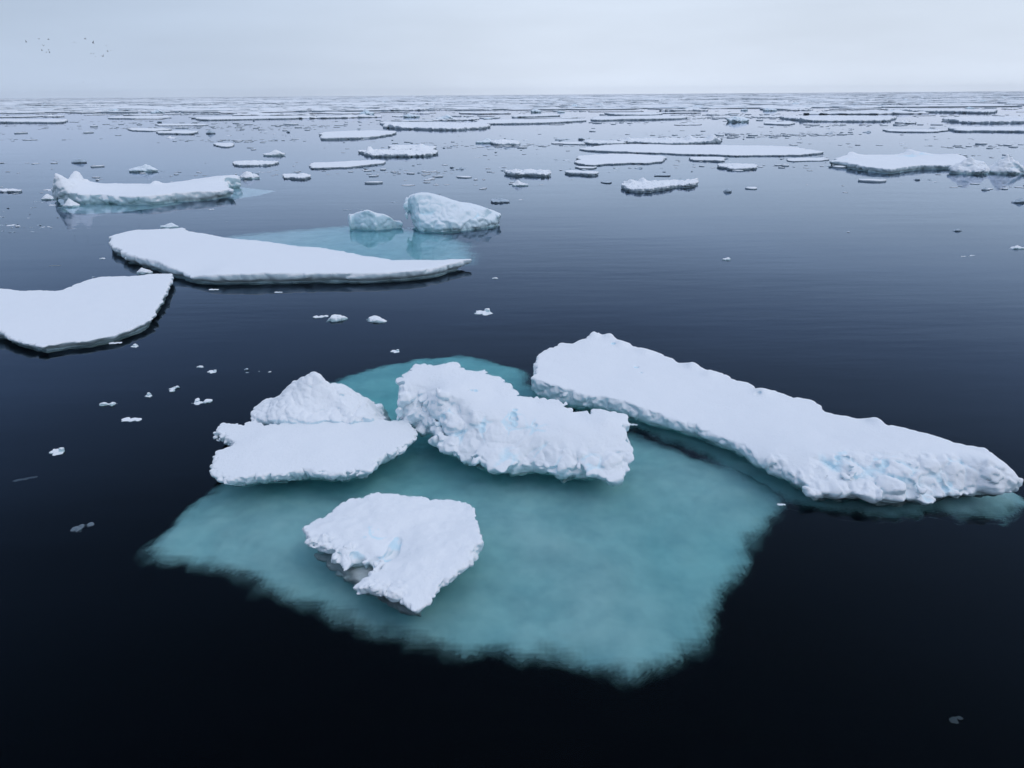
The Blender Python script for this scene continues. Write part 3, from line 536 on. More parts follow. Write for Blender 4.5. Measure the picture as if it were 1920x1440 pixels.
# ------------------------------------------------------------------ middle distance: floes and lumps one can tell apart
TAKEN = []                              # plan circles already holding ice
def mid(label, u0, u1, vb, vf, th, bumps=(), slant=0.0, mat=None, name='ice_floe', cat='ice floe', seed=1, tip=0.55, blue=(), group=None, ex=.65, rag=1.0):
    uc, a = (u0 + u1) / 2, (u1 - u0) / 2
    pf = P(uc, vf); dist = math.hypot(pf[1], HCAM); h = th * dist / F_PX
    pb = P(uc, vb, h)
    poly = []
    rng = random.Random(seed); ph = [rng.uniform(0, 6.28) for _ in range(3)]; am_ = .11
    th *= .8; h *= .8
    vm = vb + (vf - vb) * tip
    vbw = vb + th
    for i in range(40):
        t = 2 * math.pi * i / 40
        c, s_ = math.cos(t), math.sin(t)
        x = math.copysign(abs(c) ** ex, c); y = math.copysign(abs(s_) ** ex, s_)
        irr = 1 + am_ * math.sin(2 * t + ph[0]) + am_ * math.sin(3 * t + ph[1]) + .7 * am_ * math.sin(5 * t + ph[2]) + .03 * rng.uniform(-1, 1)
        x *= 1 + .5 * (irr - 1); y *= irr
        u = uc + a * x; sl = slant * x
        if y <= 0: v, z = vm + (vf - vm) * -y, 0.0
        else: v, z = vm + (max(vbw, vb + .5) - vm) * y, 0.0
        poly.append(P(u, v + sl, z))
    poly = np.array(poly)
    width = np.ptp(poly[:, 0]); depth = np.ptp(poly[:, 1])
    vox = max(0.06, dist / F_PX * (1.0 if th >= 3 else .7))
    while (width / vox) * (depth / vox) * ((h + 1) / vox) > 2.5e6: vox *= 1.15
    tops = [(p[0], p[1], h * rng.uniform(.8, 1.1)) for p in poly[::5]] + [(poly[:, 0].mean(), poly[:, 1].mean(), h)]
    bm = []
    for (bu, bh, bw, *f_) in bumps:
        fr = f_[0] if f_ else .5
        p = P(bu, vf + (vb + th - vf) * fr)
        bm.append((p[0], p[1], bh * dist / F_PX, bw * dist / F_PX * .6, max(bw * dist / F_PX * .5, depth * .16)))
    bl_ = [(P(bu, vf)[0], (pf[1] + pb[1]) / 2, h, bw * dist / F_PX * 1.3) for (bu, bw) in blue]
    me, c = ice_mesh(name, poly, tops, zb=-min(.6, h), vox=vox, seed=seed, side=min(1.3, .05 * width + .08) * rag, toprough=.10 * h, topwl=max(1.5, width * .1), k=.25 * h,
                     notch=min(.3, .3 * h), notch_z=.22 * h, margin=max(.6, .06 * width), bumps=bm, lump=(.32 * h if bumps or th > 4 else .16 * h), lumpwl=max(1.2 * h, 4 * vox), lumpside=not bumps, blue=bl_)
    o = put(name, me, mat or FLAT, c, None, label, cat, group)
    TAKEN.append((c[0], c[1], max(width, depth) / 2))
    return o
def berg(label, u0, u1, vt, vf, peak=.45, seed=1, mat=None, blue=0, name='ice_lump', cat='ice lump', group=None, sharp=.16, two=None):
    uc, a = (u0 + u1) / 2, (u1 - u0) / 2
    pf = P(uc, vf); dist = math.hypot(pf[1], HCAM); mpp = dist / F_PX
    wd = a * mpp; h = (vf - vt) * mpp * .96; dp = min(wd * .8, max(h * 1.1, wd * .45))
    poly = [(pf[0] + wd * math.cos(t), pf[1] + dp + dp * math.sin(t)) for t in np.linspace(0, 2 * math.pi, 25)[:-1]]
    tops = [(x, y, h * .22) for x, y in poly[::3]] + [(pf[0] + wd * (2 * peak - 1), pf[1] + dp, h)]
    if sharp > .06: tops += [(pf[0] + wd * (2 * peak - 1 + q_ * .5), pf[1] + dp * (1 + r_ * .4), h * z_) for q_, r_, z_ in ((-.7, 0, .72), (.7, 0, .66), (.2, -.9, .7), (-.2, .9, .8))]
    if two: tops.append((pf[0] + wd * (2 * two[0] - 1), pf[1] + dp * .9, h * two[1]))
    vox = max(.035, min(mpp * .9, wd / 9))
    me, c = ice_mesh(name, poly, tops, zb=-min(.6, h), vox=vox, seed=seed, side=.12 * wd, toprough=.08 * h, topwl=max(.5, wd * .5), k=.2 * h, notch=.08 * wd, notch_z=.1 * h,
                     margin=.25 * wd + .1, lump=sharp * h, lumpwl=max(.5 * wd, 3 * vox), lumpside=False, blue=[(pf[0], pf[1] + dp, h * .4, blue * wd)] if blue else ())
    TAKEN.append((c[0], c[1], wd * 1.2))
    return put(name, me, mat or BERG, c, None, label, cat, group)

mid('oval snow floe with a thin dark rim, left of the largest right-hand floe', 1076, 1247, 288, 310, 3.5, seed=201, tip=.5, ex=.8)
mid('very long flat floe, a thin dark edge along its front, just beyond the oval floe', 1092, 1557, 272, 291, 4, seed=202, tip=.5, slant=4, ex=.8)
mid('ridged floe with blue-green blocks heaped on its right end, behind the very long flat floe', 1168, 1350, 258, 271, 5, bumps=((1177, 5, 10), (1250, 4, 14, .6), (1292, 8, 12), (1334, 10, 14, .4)), blue=((1250, 20), (1335, 26), (1180, 12)), seed=203)
mid('low rough floe touching the left end of the ridged blue-green floe', 1099, 1170, 264, 272, 4.5, bumps=((1120, 2, 14), (1150, 2, 12)), seed=204)
mid('thin pale sheet left of the low rough floe', 1037, 1098, 266, 271, 2, seed=205)
mid('snowy floe with two round humps on its left end, standing alone on open water', 1170, 1307, 337, 358, 8, bumps=((1184, 7, 13), (1205, 6, 10, .8), (1290, 2, 14)), slant=-2, seed=206, tip=.3)
mid('lumpy white bar of ice with a mirrored underside, mid-right water', 950, 1032, 319, 331, 8, bumps=((968, 3, 14), (1015, 2, 12)), seed=207)
mid('short straight white bar of ice right of the lumpy one', 1064, 1120, 320, 329, 6, seed=208, slant=1)
mid('small dark-edged sliver floe between the oval floe and the short white bar', 1080, 1117, 312, 317, 3, seed=209)
berg('small white lump below the lumpy white bar', 961, 991, 339, 349, peak=.35, seed=210, mat=ICE)
mid('small flat floe in front of the very long floe, middle of its length', 1295, 1360, 294, 303, 4, seed=211)
mid('small rough-topped floe below the others near the right middle', 1348, 1418, 306, 319, 5, bumps=((1380, 2, 20),), seed=212)
mid('thin grey sheet between the very long floe and the largest right-hand floe', 1477, 1548, 296, 303, 2, seed=213)
big = [(1558, 304, .5), (1570, 294, .9), (1600, 286, 1.2), (1657, 287, 1.1), (1700, 285, 1.2), (1747, 287, 1.1), (1790, 289, 1.0), (1827, 298, .8), (1847, 304, .6), (1820, 311, .2), (1800, 316, .1), (1773, 317, .05), (1730, 317, .05), (1700, 321, .05), (1667, 325, .05), (1630, 322, .05), (1592, 315, .05), (1590, 312, .2), (1562, 308, .1)]
me, c = ice_mesh('ice_floe', [P(*p) for p in big], [P(1600, 300, .8), P(1670, 300, .8), P(1750, 300, .8), P(1667, 318, .85), P(1600, 310, .85), P(1780, 310, .7), P(1570, 302, .7), P(1830, 302, .7)], zb=-.7, vox=.11, seed=214, side=.5, toprough=.1, topwl=5, k=.15,
                 notch=.3, notch_z=.2, lump=.2, lumpwl=1.2, bumps=[(*P(u, v, .8)[:2], hh, sx, sy) for u, v, hh, sx, sy in ((1700, 289, .9, 1.2, 2.5), (1590, 291, .7, 1.6, 2.5), (1640, 287, .5, 3, 3), (1730, 291, .5, 2, 2.5), (1790, 293, .5, 2.5, 2.5))],
                 blue=[(*P(1595, 296, 1)[:2], 1, 2.5), (*P(1700, 290, 1)[:2], 1.4, 3), (*P(1815, 305, .7)[:2], .6, 3), (*P(1740, 290, 1)[:2], 1.2, 3)])
put('ice_floe', me, ICE, c, None, 'largest right-hand floe in the middle distance, low snowy ridge and grey front edge', 'ice floe'); TAKEN.append((c[0], c[1], 15))
berg('snowy hummock touching the right tip of the largest right-hand floe', 1800, 1868, 300, 327, peak=.45, seed=215, mat=ICE, two=(.85, .75))
berg('rounded hummock at the right edge of the view with a blue-green left flank', 1870, 1940, 296, 327, peak=.45, seed=216, mat=ICE, blue=.9)
mid('flat white floe with one long dark-edged front, left of the middle', 577, 716, 302, 315, 4, seed=217, slant=-3)
mid('white floe with a snow peak on its left end, left of the middle', 680, 815, 280, 295, 6.5, bumps=((694, 11, 9), (712, 4, 12)), seed=218)
mid('broken floe lying right behind the peaked one', 725, 817, 272, 284, 5, bumps=((790, 6, 12), (745, 2, 10)), seed=219, blue=((795, 16),))
mid('wide white floe with a straight front, behind the peaked floe', 594, 738, 245, 260, 4.5, seed=220, slant=-3)
mid('broad floe with a dark rubble ridge at its left end, far middle', 718, 905, 228, 244, 4.5, bumps=((735, 5, 14, .3), (752, 3, 14, .3)), seed=221, slant=1.5)
mid('long narrow floe reaching right from the one with the rubble ridge', 880, 1095, 223, 232, 3, seed=222, slant=-2)
mid('long floe with a blue-green left end, far right of the middle', 1113, 1275, 217, 226, 4, seed=223, slant=-1.5, blue=((1130, 30), (1180, 25)))
mid('small flat white floe above the long horned floe', 439, 517, 301, 312, 4, bumps=((475, 2, 12),), seed=224)
berg('small white lump upper right of the small flat floe', 490, 531, 281, 293, peak=.6, seed=225, mat=ICE)
mid('little flat white floe alone in open water on the left', 404, 438, 267, 276, 3, seed=226)
berg('rounded grey-blue lump with a dark base above the long horned floe', 238, 289, 310, 323, peak=.6, seed=227, two=(.25, .7))
mid('pale green-tinged low floe in the left distance', 297, 371, 245, 252, 4, seed=228, blue=((330, 25), (355, 20)))
mid('thin pale sheet just behind the green-tinged low floe', 237, 316, 240, 246, 2.5, seed=229)
mid('thin white strip on the left, above the pale sheet', 288, 388, 232, 236, 1.8, seed=230)
berg('tiny dark lump right of the green-tinged low floe', 385, 400, 244, 251, seed=231, mat=WET)
mid('wide flat floe with a long dark line below it, far left of the middle', 365, 577, 217, 225, 3, seed=232, slant=-1.5)
mid('flat floe left of the wide one with the dark line', 207, 320, 217, 223, 2.2, seed=233, slant=-1)
mid('flat floe cut by the left edge of the view far out', -60, 128, 223, 231, 4, seed=234)
berg('low rough lump, left one of a pair in the middle distance', 892, 922, 260, 269, peak=.7, seed=235)
mid('low rough floe, right one of a pair in the middle distance', 921, 975, 263, 273, 5, bumps=((945, 3, 15),), seed=236)
mid('long floe with a dark snowy knob at its left end, far right', 1472, 1684, 217, 228, 4, bumps=((1485, 6, 12, .3),), seed=237)
mid('long floe with a dark straight front running off the right edge', 1765, 1990, 219, 230, 4.5, bumps=((1780, 2, 14, .3),), seed=238)
mid('bent white floe running off the right edge, nearest the open water', 1790, 1990, 237, 248, 4.5, seed=239)
mid('thin long sheet left of the bent floe', 1655, 1772, 242, 248, 2.5, seed=240, slant=1)
mid('small thin white strip far right, alone', 1432, 1490, 228, 234, 2.5, seed=241)
mid('long ragged floe with a dark left end, far right pack', 1668, 1862, 204, 212, 4, bumps=((1690, 3, 14, .3),), seed=242, slant=1)
mid('flat narrow floe in the far pack, right of the middle', 1430, 1520, 200, 206, 3, seed=243)
mid('flat narrow floe with a dark right half, in the far pack', 1578, 1656, 199, 204, 3, seed=244, slant=-.8)
mid('small low floe near the far pack, centre', 965, 1045, 214, 220, 3, seed=245, slant=-1)
mid('little low floe left of the small low floe at centre', 900, 937, 219, 222, 2, seed=246)
mid('pale wide floe behind the one with a blue-green left end', 1138, 1240, 211, 217, 3, seed=247)
berg('white cake of ice touching the right end of the horned floe', 445, 481, 322, 336, peak=.45, seed=248, mat=ICE)
mid('rough little floe right of the white cake of ice', 533, 580, 325, 337, 5, bumps=((570, 4, 8),), seed=249, rag=.8)
berg('small grey lump among crumbs, far left water', 130, 157, 298, 306, peak=.6, seed=250, mat=WET)
mid('low clump of crumbled ice at the left edge of the view', -8, 38, 354, 361, 4, bumps=((12, 2, 10),), seed=251, rag=.6)
berg('white pyramid-shaped snow lump at the foot of the horned floe', 113, 143, 372, 389, peak=.4, seed=252, mat=ICE, sharp=.05)
berg('small white lump off the left end of the horned floe', 72, 101, 365, 375, peak=.4, seed=253, mat=ICE)
mid('dark ragged scrap of ice right of the wedge-shaped block', 919, 953, 373, 381, 3.5, bumps=((940, 3, 10),), mat=WET, seed=254, rag=.7)
berg('dark jagged scrap below the snowy floe with two humps', 1358, 1375, 354, 361, seed=255, mat=WET)
berg('little dark slab on the water below the right-hand hummock', 1844, 1859, 352, 357, seed=256, mat=WET)
berg('dark scrap of ice by the right edge, nearer than the hummocks', 1903, 1930, 373, 381, peak=.6, seed=257, mat=WET)
berg('short dark scrap on open water at the right', 1789, 1809, 430, 434, seed=258, mat=WET)
berg('pale sliver of ice at the right edge on open water', 1898, 1926, 461, 467, seed=259, mat=ICE)
berg('tiny grey lump alone on the wide dark water', 1356, 1372, 483, 488, peak=.7, seed=260, mat=ICE)
mid('small thin grey floe near the two-humped floe', 1128, 1146, 340, 344, 2.5, seed=261, mat=WET)
mid('thin dark sliver above the two-humped floe', 1228, 1256, 326, 331, 2.5, seed=262, mat=WET)
berg('grey-blue lump left behind the rounded tip of the long smooth floe', 297, 330, 419, 428, peak=.6, seed=263)
berg('small white lump in the gap between the long smooth floe and the flat snowy floe', 252, 281, 504, 514, peak=.4, seed=264, mat=ICE)

# ------------------------------------------------------------------ small pieces on the near water
def chunk_mesh(name, seed, lobes, vox=.035, flat=.5):
    rng = random.Random(seed)
    pts = []
    for (lx, ly, r, hz) in lobes:
        pts.append((lx, ly, r, hz))
    xs = [l[0] for l in lobes]; ys = [l[1] for l in lobes]; rm = max(l[2] for l in lobes)
    x0, x1, y0, y1 = min(xs) - rm - .15, max(xs) + rm + .15, min(ys) - rm - .15, max(ys) + rm + .15
    zb, zt = -.35, max(l[3] for l in lobes) + .15
    sh = tuple(int((b - a) / vox) + 1 for a, b in ((x0, x1), (y0, y1), (zb, zt)))
    gx, gy, gz = (a + np.arange(n) * vox for a, n in zip((x0, y0, zb), sh))
    X, Yv, Z = np.meshgrid(gx, gy, gz, indexing='ij')
    f = np.full(sh, -9.0)
    for (lx, ly, r, hz) in pts:
        zz = np.where(Z > 0, Z / hz, Z / .28)
        e = (1 - np.sqrt(((X - lx) / r) ** 2 + ((Yv - ly) / r) ** 2 + zz ** 2)) * r
        f = np.maximum(f, e)
    f = f + .10 * noise(sh, vox, .30, seed) + .08 * noise(sh, vox, .12, seed + 1)
    f[0], f[-1], f[:, 0], f[:, -1], f[:, :, 0], f[:, :, -1] = -1, -1, -1, -1, -1, -1
    v, q = surface_net(f.astype(np.float32), np.array([x0, y0, zb]), vox)
    return mesh_from(name, v, q, np.zeros(len(v)))
CH = [chunk_mesh('ice_chunk', 301, [(-.35, 0, .25, .14), (.1, .05, .42, .26), (.45, -.1, .22, .10)]),
      chunk_mesh('ice_chunk', 302, [(-.45, .05, .28, .2), (.3, 0, .2, .26), (.05, .25, .35, .05), (.55, .2, .15, .12)]),
      chunk_mesh('ice_chunk', 303, [(0, 0, .3, .45), (.15, -.2, .4, .08), (-.2, -.15, .3, .12)]),
      chunk_mesh('ice_chunk', 304, [(-.4, 0, .3, .10), (0, 0, .34, .09), (.38, -.03, .3, .10)]),
      chunk_mesh('ice_chunk', 305, [(-.1, 0, .4, .16), (.35, .12, .16, .26), (-.3, .25, .14, .2), (.2, -.2, .4, .03)]),
      chunk_mesh('ice_chunk', 306, [(-.3, -.1, .2, .12), (0, .15, .17, .14), (.35, .2, .22, .15), (-.05, -.25, .14, .10)])]
for m_ in CH: m_.materials.append(ICE)
def chunk(label, u, v, wpx, var, rot=0, zs=1.0, dark=False, ys=1.0, dz=0.0):
    p = P(u, v) + np.array([0, 0, dz]); dist = math.hypot(p[1], HCAM); sc_ = wpx * dist / F_PX / 1.25
    me = CH[var]
    if dark:
        me = me.copy(); me.materials.clear(); me.materials.append(GLASSY)
    o = put('ice_chunk', me, None, p, None, label, 'ice chunk')
    o.scale = (sc_, sc_ * ys, sc_ * zs); o.rotation_euler = (0, 0, math.radians(rot))
    TAKEN.append((p[0], p[1], sc_))
chunk('larger white chunk of a floating pair, below the long smooth floe', 634, 599, 34, 0, 200, 1.1)
chunk('smaller white chunk left of its larger twin, below the long smooth floe', 603, 594, 24, 3, 20)
chunk('white chunk with a dark broken back, between the pair and the lone white chunk', 707, 601, 38, 0, 150, .8)
chunk('lone long white chunk below the right tip of the long smooth floe', 905, 587, 34, 4, 15, .8)
chunk('small sparkling crumb above the pale slab, near its back edge', 740, 659, 18, 4, 0, .7)
chunk('small jagged chunk below the right end of the flat snowy floe', 253, 649, 17, 2, 0, .7)
chunk('tiny white flake, farthest up of the loose chain left of the mound', 375, 688, 12, 0, 0, .8)
chunk('small dull chunk with a white tip right of the tiny white flake', 397, 697, 18, 4, 0, .6)
chunk('small white-topped chunk on a grey underwater apron, mid chain', 328, 729, 24, 1, 90, .7)
chunk('upright white-capped chunk standing above its pale submerged foot', 279, 742, 16, 2, 0, 1.1)
chunk('chunk with two white knobs, left end of the loose chain', 206, 759, 27, 1, 0, .9)
chunk('chunk with two round white caps in a row, near the plate-like floe', 376, 753, 32, 1, 180, .7)
chunk('smooth flat white slab piece low in the water', 249, 787, 32, 3, 0, .7)
chunk('white chunk with small crumbs on its back, alone on dark water at left', 106, 848, 28, 4, 0, 1.1)
chunk('thin barely floating sliver of glassy ice at far left', 50, 897, 34, 3, 25, .22, True, .5, -.015)
chunk('scatter of four glassy knobs, lowest of the pieces at left', 153, 988, 42, 5, 10, .7, True)
chunk('small pale flake off the right corner of the teal slab', 1466, 946, 13, 3, 0, .4)
chunk('small pale flake between the tall craggy block and the long right floe', 1187, 796, 16, 3, -10, .4)
chunk('tiny white chip off the right tip of the long smooth floe', 928, 522, 10, 0, 0, .8)
chunk('glassy chip low on the water in the bottom right corner', 1792, 1346, 30, 5, 0, .16, True, .8, -.07)
chunk('tiny pale chip under the front edge of the long smooth floe', 402, 543, 16, 3, 0, .5)
chunk('tiny pale chip right of another under the front of the long smooth floe', 523, 548, 13, 3, 0, .5)
chunk('tiny white chip on open water left of the long smooth floe', 192, 485, 10, 0, 0, .7)
chunk('thin grey flake on open water left of the flat gap', 105, 498, 18, 3, 0, .3, True)
chunk('white flake under the near edge of the flat snowy floe', 218, 643, 20, 3, 10, .5)

# ------------------------------------------------------------------ crumbs of ice: a few hundred one can still count
rng = random.Random(77)
FR = [chunk_mesh('ice_fragment', 401, [(-.2, 0, .4, .16), (.3, .05, .3, .10)], vox=.06), chunk_mesh('ice_fragment', 402, [(0, 0, .5, .10), (.4, 0, .25, .2)], vox=.06),
      chunk_mesh('ice_fragment', 403, [(-.4, 0, .25, .08), (0, 0, .3, .12), (.45, 0, .25, .07)], vox=.06), chunk_mesh('ice_fragment', 404, [(0, 0, .35, .3), (-.3, 0, .2, .1)], vox=.06)]
FRD = [m_.copy() for m_ in FR]
for m_ in FR: m_.materials.append(FLAT)
for m_ in FRD: m_.materials.append(WET)
def free(x, y, r): return all((x - a) ** 2 + (y - b) ** 2 > (r + c * .8) ** 2 for a, b, c in TAKEN)
nfrag = 0
bands = [(0, 110, 350, 440, 38), (60, 560, 300, 345, 24), (640, 960, 308, 326, 30), (560, 1000, 255, 300, 22), (1010, 1300, 285, 345, 26), (1280, 1600, 290, 322, 26), (1300, 1900, 228, 275, 44), (240, 760, 225, 262, 36), (0, 520, 430, 520, 8),
         (880, 1120, 255, 275, 14), (560, 1000, 372, 400, 8), (1300, 1920, 400, 480, 5), (330, 560, 360, 420, 4), (1560, 1920, 318, 352, 9), (900, 1250, 600, 700, 0), (330, 600, 620, 700, 4)]
for (ua, ub, va, vb, n) in bands:
    cl = [(rng.uniform(ua, ub), rng.uniform(va, vb)) for _ in range(max(1, n // 4))]
    for _ in range(n):
        for _try in range(30):
            if rng.random() < .75:
                c = rng.choice(cl); u, v = c[0] + rng.gauss(0, 22), c[1] + rng.gauss(0, 2.2)
            else: u, v = rng.uniform(ua, ub), rng.uniform(va, vb)
            p = P(u, max(v, 200))
            if free(p[0], p[1], .3): break
        else: continue
        wpx = min(24, max(3.2, rng.lognormvariate(1.85, .5)))
        s_ = wpx * math.hypot(p[1], HCAM) / F_PX / 1.15
        dark = rng.random() < .62
        o = put('ice_fragment', rng.choice(FRD if dark else FR), None, p, None,
                'small dark soaked crumb of ice scattered on the open water' if dark else 'small pale crumb of ice scattered on the open water', 'ice crumb', 'dark ice crumbs adrift' if dark else 'pale ice crumbs adrift')
        o.scale = (s_, s_ * rng.uniform(.5, 1), s_ * rng.uniform(.35, .9)); o.rotation_euler = (0, 0, rng.uniform(-.5, .5) + (math.pi if rng.random() < .5 else 0))

# ------------------------------------------------------------------ the far pack: the nearest couple of hundred floes singly, the rest as one mass
def plate(seed, n=26, hump=()):
    r_ = random.Random(seed); ph = [r_.uniform(0, 6.28) for _ in range(4)]
    poly = []
    for i in range(n):
        t = 2 * math.pi * i / n
        r = 1 + .18 * math.sin(2 * t + ph[0]) + .12 * math.sin(3 * t + ph[1]) + .09 * math.sin(5 * t + ph[2]) + .06 * r_.uniform(-1, 1)
        poly.append((10 * r * math.cos(t), 8 * r * math.sin(t)))
    me, c = ice_mesh('ice_floe', poly, [(0, 0, .8), (8, 0, .75), (-8, 0, .8), (0, 7, .85), (0, -7, .75)], zb=-.4, vox=.32, seed=seed, side=1.5, toprough=.07, topwl=3.5, k=.12, notch=.25, notch_z=.2,
                     margin=2, bumps=hump, lump=.5 if hump else .12, lumpwl=1.6, lumpside=not hump, base=(0, 0, 0),
                     blue=[(b[0], b[1], .6, 3) for b in hump[:2]])
    me.materials.append(FLAT); return me
PL = [plate(501), plate(502), plate(503)]
PR = [plate(511, hump=[(-7, -2, 1.3, 1.6, 1.8), (-4, -4, .8, 2, 1.5)]), plate(512, hump=[(6, 0, 1.5, 1.8, 2), (2, 4, .9, 2.5, 1.5)])]
HB = []
for sd in (521, 522):
    me, c = ice_mesh('ice_lump', [(4 * math.cos(t), 3 * math.sin(t)) for t in np.linspace(0, 6.283, 20)[:-1]], [(-1, 0, 2.2), (2, .5, 1.3), (4, 0, .4), (-4, 0, .4), (0, 3, .4), (0, -3, .4)], zb=-.5, vox=.2, seed=sd, side=.5, lump=.7, lumpwl=1.6, lumpside=False, toprough=.2,
                     notch=.3, notch_z=.2, margin=1.2, base=(0, 0, 0), blue=[(0, -1, .8, 4)])
    me.materials.append(BERG); HB.append(me)
rng = random.Random(5)
half = math.atan(960 / F_PX) * 1.04
singles = []
tries = 0
while len(singles) < 235 and tries < 60000:
    tries += 1
    d = 300 * (1500 / 300) ** (rng.random() ** .8)
    az = rng.uniform(-half, half)
    if d < 520 and math.degrees(az) < -8 and d < 430: continue
    x, y = d * math.tan(az), d
    r = min(55, max(2.5, rng.lognormvariate(2.2, .75)) * (.7 + d / 1400))
    if d < 420: r = min(r, 9)
    if not free(x, y, r * 1.05): continue
    TAKEN.append((x, y, r * 1.15)); singles.append((x, y, r, d))
for (x, y, r, d) in singles:
    kind = rng.random()
    if r < 6 and kind < .55:
        o = put('ice_lump', rng.choice(HB), None, (x, y, 0), None, 'knobbly blue-grey hummock of ice standing in the far pack', 'ice lump', 'hummocks in the far pack')
        s_ = r / 4; o.scale = (s_, s_, s_ * rng.uniform(.7, 1.1))
    elif kind < .74:
        o = put('ice_floe', rng.choice(PL), None, (x, y, 0), None, 'flat white floe without a ridge in the far pack towards the horizon', 'ice floe', 'flat floes in the far pack')
        s_ = r / 11; o.scale = (s_ * rng.uniform(1, 1.5), s_, rng.uniform(.35, .75) * min(1.4, max(.6, s_)))
    else:
        o = put('ice_floe', rng.choice(PR), None, (x, y, 0), None, 'white floe with a raised rubble ridge in the far pack towards the horizon', 'ice floe', 'ridged floes in the far pack')
        s_ = r / 11; o.scale = (s_ * rng.uniform(1, 1.4), s_, rng.uniform(.45, .95) * min(1.5, max(.6, s_)))
    o.rotation_euler = (0, 0, rng.uniform(0, 6.283))
# beyond: one mass of pack ice out to the horizon
nr = np.random.default_rng(9)
V, Q = [], []
off = 0
def add_plate(x, y, r, h):
    global off
    n = 12; t = np.arange(n) / n * 2 * np.pi + nr.random() * 6
    rr = r * (1 + .25 * (nr.random(n) - .5)) * (1 + .25 * np.sin(2 * t + nr.random() * 6))
    ring = np.stack([x + rr * np.cos(t) * 1.25, y + rr * np.sin(t), np.zeros(n)], 1)
    lay = []
    for z, k_ in ((-.3, 1.0), (.02, .985), (h * .8, 1.0), (h, .975)):
        q = ring.copy(); q[:, :2] = (q[:, :2] - (x, y)) * k_ + (x, y); q[:, 2] = z if z <= h * .5 else z * (1 + .25 * (nr.random(n) - .5)); lay.append(q)
    V.extend(lay); V.append(np.array([[x, y, h * (1 + .3 * nr.random())]]))
    i = np.arange(n); j = (i + 1) % n
    for l in range(3):
        Q.append(np.stack([off + l * n + i, off + l * n + j, off + (l + 1) * n + j, off + (l + 1) * n + i], 1))
    i2 = np.arange(0, n, 2)
    Q.append(np.stack([off + 3 * n + i2, off + 3 * n + (i2 + 1) % n, off + 3 * n + (i2 + 2) % n, np.full(n // 2, off + 4 * n)], 1))
    off += 4 * n + 1
for k_ in range(14000):
    d = 620 * (15000 / 620) ** nr.random()
    az = nr.uniform(-half, half); x, y = d * math.tan(az), d
    r = min(110, max(1.5, nr.lognormal(1.7, .85) * (.5 + d / 1700)))
    if d < 1600 and not free(x, y, r * .9): continue
    add_plate(x, y, r, nr.uniform(.25, .8) * (1 + min(d, 4000) / 4000))
me = mesh_from('distant_pack_ice', np.concatenate(V), np.concatenate(Q)); me.polygons.foreach_set('use_smooth', np.zeros(len(me.polygons), bool))
o = put('distant_pack_ice', me, FLAT, (0, 0, 0), None, 'continuous band of drifting pack ice reaching out to the horizon', 'pack ice', kind='stuff')

# slush and brash between the floes: past counting
V, Q, off = [], [], 0
cl = [(nr.uniform(-half, half), 95 * (900 / 95) ** nr.random()) for _ in range(110)]
for k_ in range(3600):
    if nr.random() < .86:
        ca, cd = cl[int(min(len(cl) - 1, nr.exponential(28)))]; az = ca + nr.normal(0, .05); d = cd * math.exp(nr.normal(0, .022))
    else: az = nr.uniform(-half, half); d = 90 * (1100 / 90) ** (nr.random() ** .8)
    if d < 88: continue
    if d < 300 and az < -.12 and nr.random() < .6: continue
    if d < 125 and -.1 < az and nr.random() < .7: continue
    x, y = d * math.tan(az), d
    r = min(1.3, nr.lognormal(-1.45, .55)) * (.6 + d / 260)
    if not free(x, y, r): continue
    add_plate(x, y, r, r * nr.uniform(.08, .32))
me = mesh_from('brash_ice', np.concatenate(V), np.concatenate(Q))
put('brash_ice', me, FLAT, (0, 0, 0), None, 'strewn brash ice and slush drifting between the floes', 'brash ice', kind='stuff')

# ------------------------------------------------------------------ seabirds
bm_, bt = new_mat('dark_plumage')
fn = N(bt, 'ShaderNodeTexNoise', Scale=30.0, Detail=3.0)
fr_ = ramp(bt, [(0.35, (.045, .045, .05)), (0.65, (.10, .10, .105))]); L(bt, fn, 0, fr_, 0)
fb = N(bt, 'ShaderNodeBsdfPrincipled', Roughness=0.7); L(bt, fr_, 0, fb, 'Base Color')
fo = N(bt, 'ShaderNodeOutputMaterial'); L(bt, fb, 0, fo, 0)
def lathe(prof, n=12):
    v, q = [], []
    for (yy, rw, rh, zc) in prof:
        for i in range(n):
            t = 2 * math.pi * i / n; v.append((rw * math.cos(t), yy, zc + rh * math.sin(t)))
    for r in range(len(prof) - 1):
        for i in range(n):
            q.append((r * n + i, r * n + (i + 1) % n, (r + 1) * n + (i + 1) % n, (r + 1) * n + i))
    return np.array(v), np.array(q)
bv, bq = lathe([(-.24, .005, .004, .005), (-.20, .055, .008, .005), (-.12, .04, .025, .005), (-.02, .055, .05, 0), (.07, .05, .05, 0), (.13, .033, .033, .012), (.165, .033, .034, .02), (.20, .022, .022, .02), (.215, .009, .009, .015), (.25, .003, .003, .008)])
BODY = mesh_from('body', bv, bq); BODY.materials.append(bm_)
def wing_mesh(side, lift, sweep):
    st = [(0.02, .075, .0), (.16, .075, .6), (.30, .06, 1.0), (.44, .035, .95), (.52, .008, .85)]
    v, q = [], []
    for (sx, ch_, li) in st:
        z = lift * li * .3 * (sx / .3) ** .9; yo = .02 + (0.03 * (sx / .2) if sx < .2 else .03 - sweep * (sx - .2))
        for (cy, dz) in ((ch_, 0), (ch_ * .4, .011), (-ch_, 0), (ch_ * .4, -.006)):
            v.append((side * sx, yo + cy, .03 + z + dz * (1 - sx)))
    for r in range(len(st) - 1):
        for i in range(4):
            f = (r * 4 + i, r * 4 + (i + 1) % 4, (r + 1) * 4 + (i + 1) % 4, (r + 1) * 4 + i)
            q.append(f if side > 0 else f[::-1])
    q.append((16, 17, 18, 19)); q.append((3, 2, 1, 0))
    me = mesh_from('wing', np.array(v), np.array(q)); me.materials.append(bm_); return me
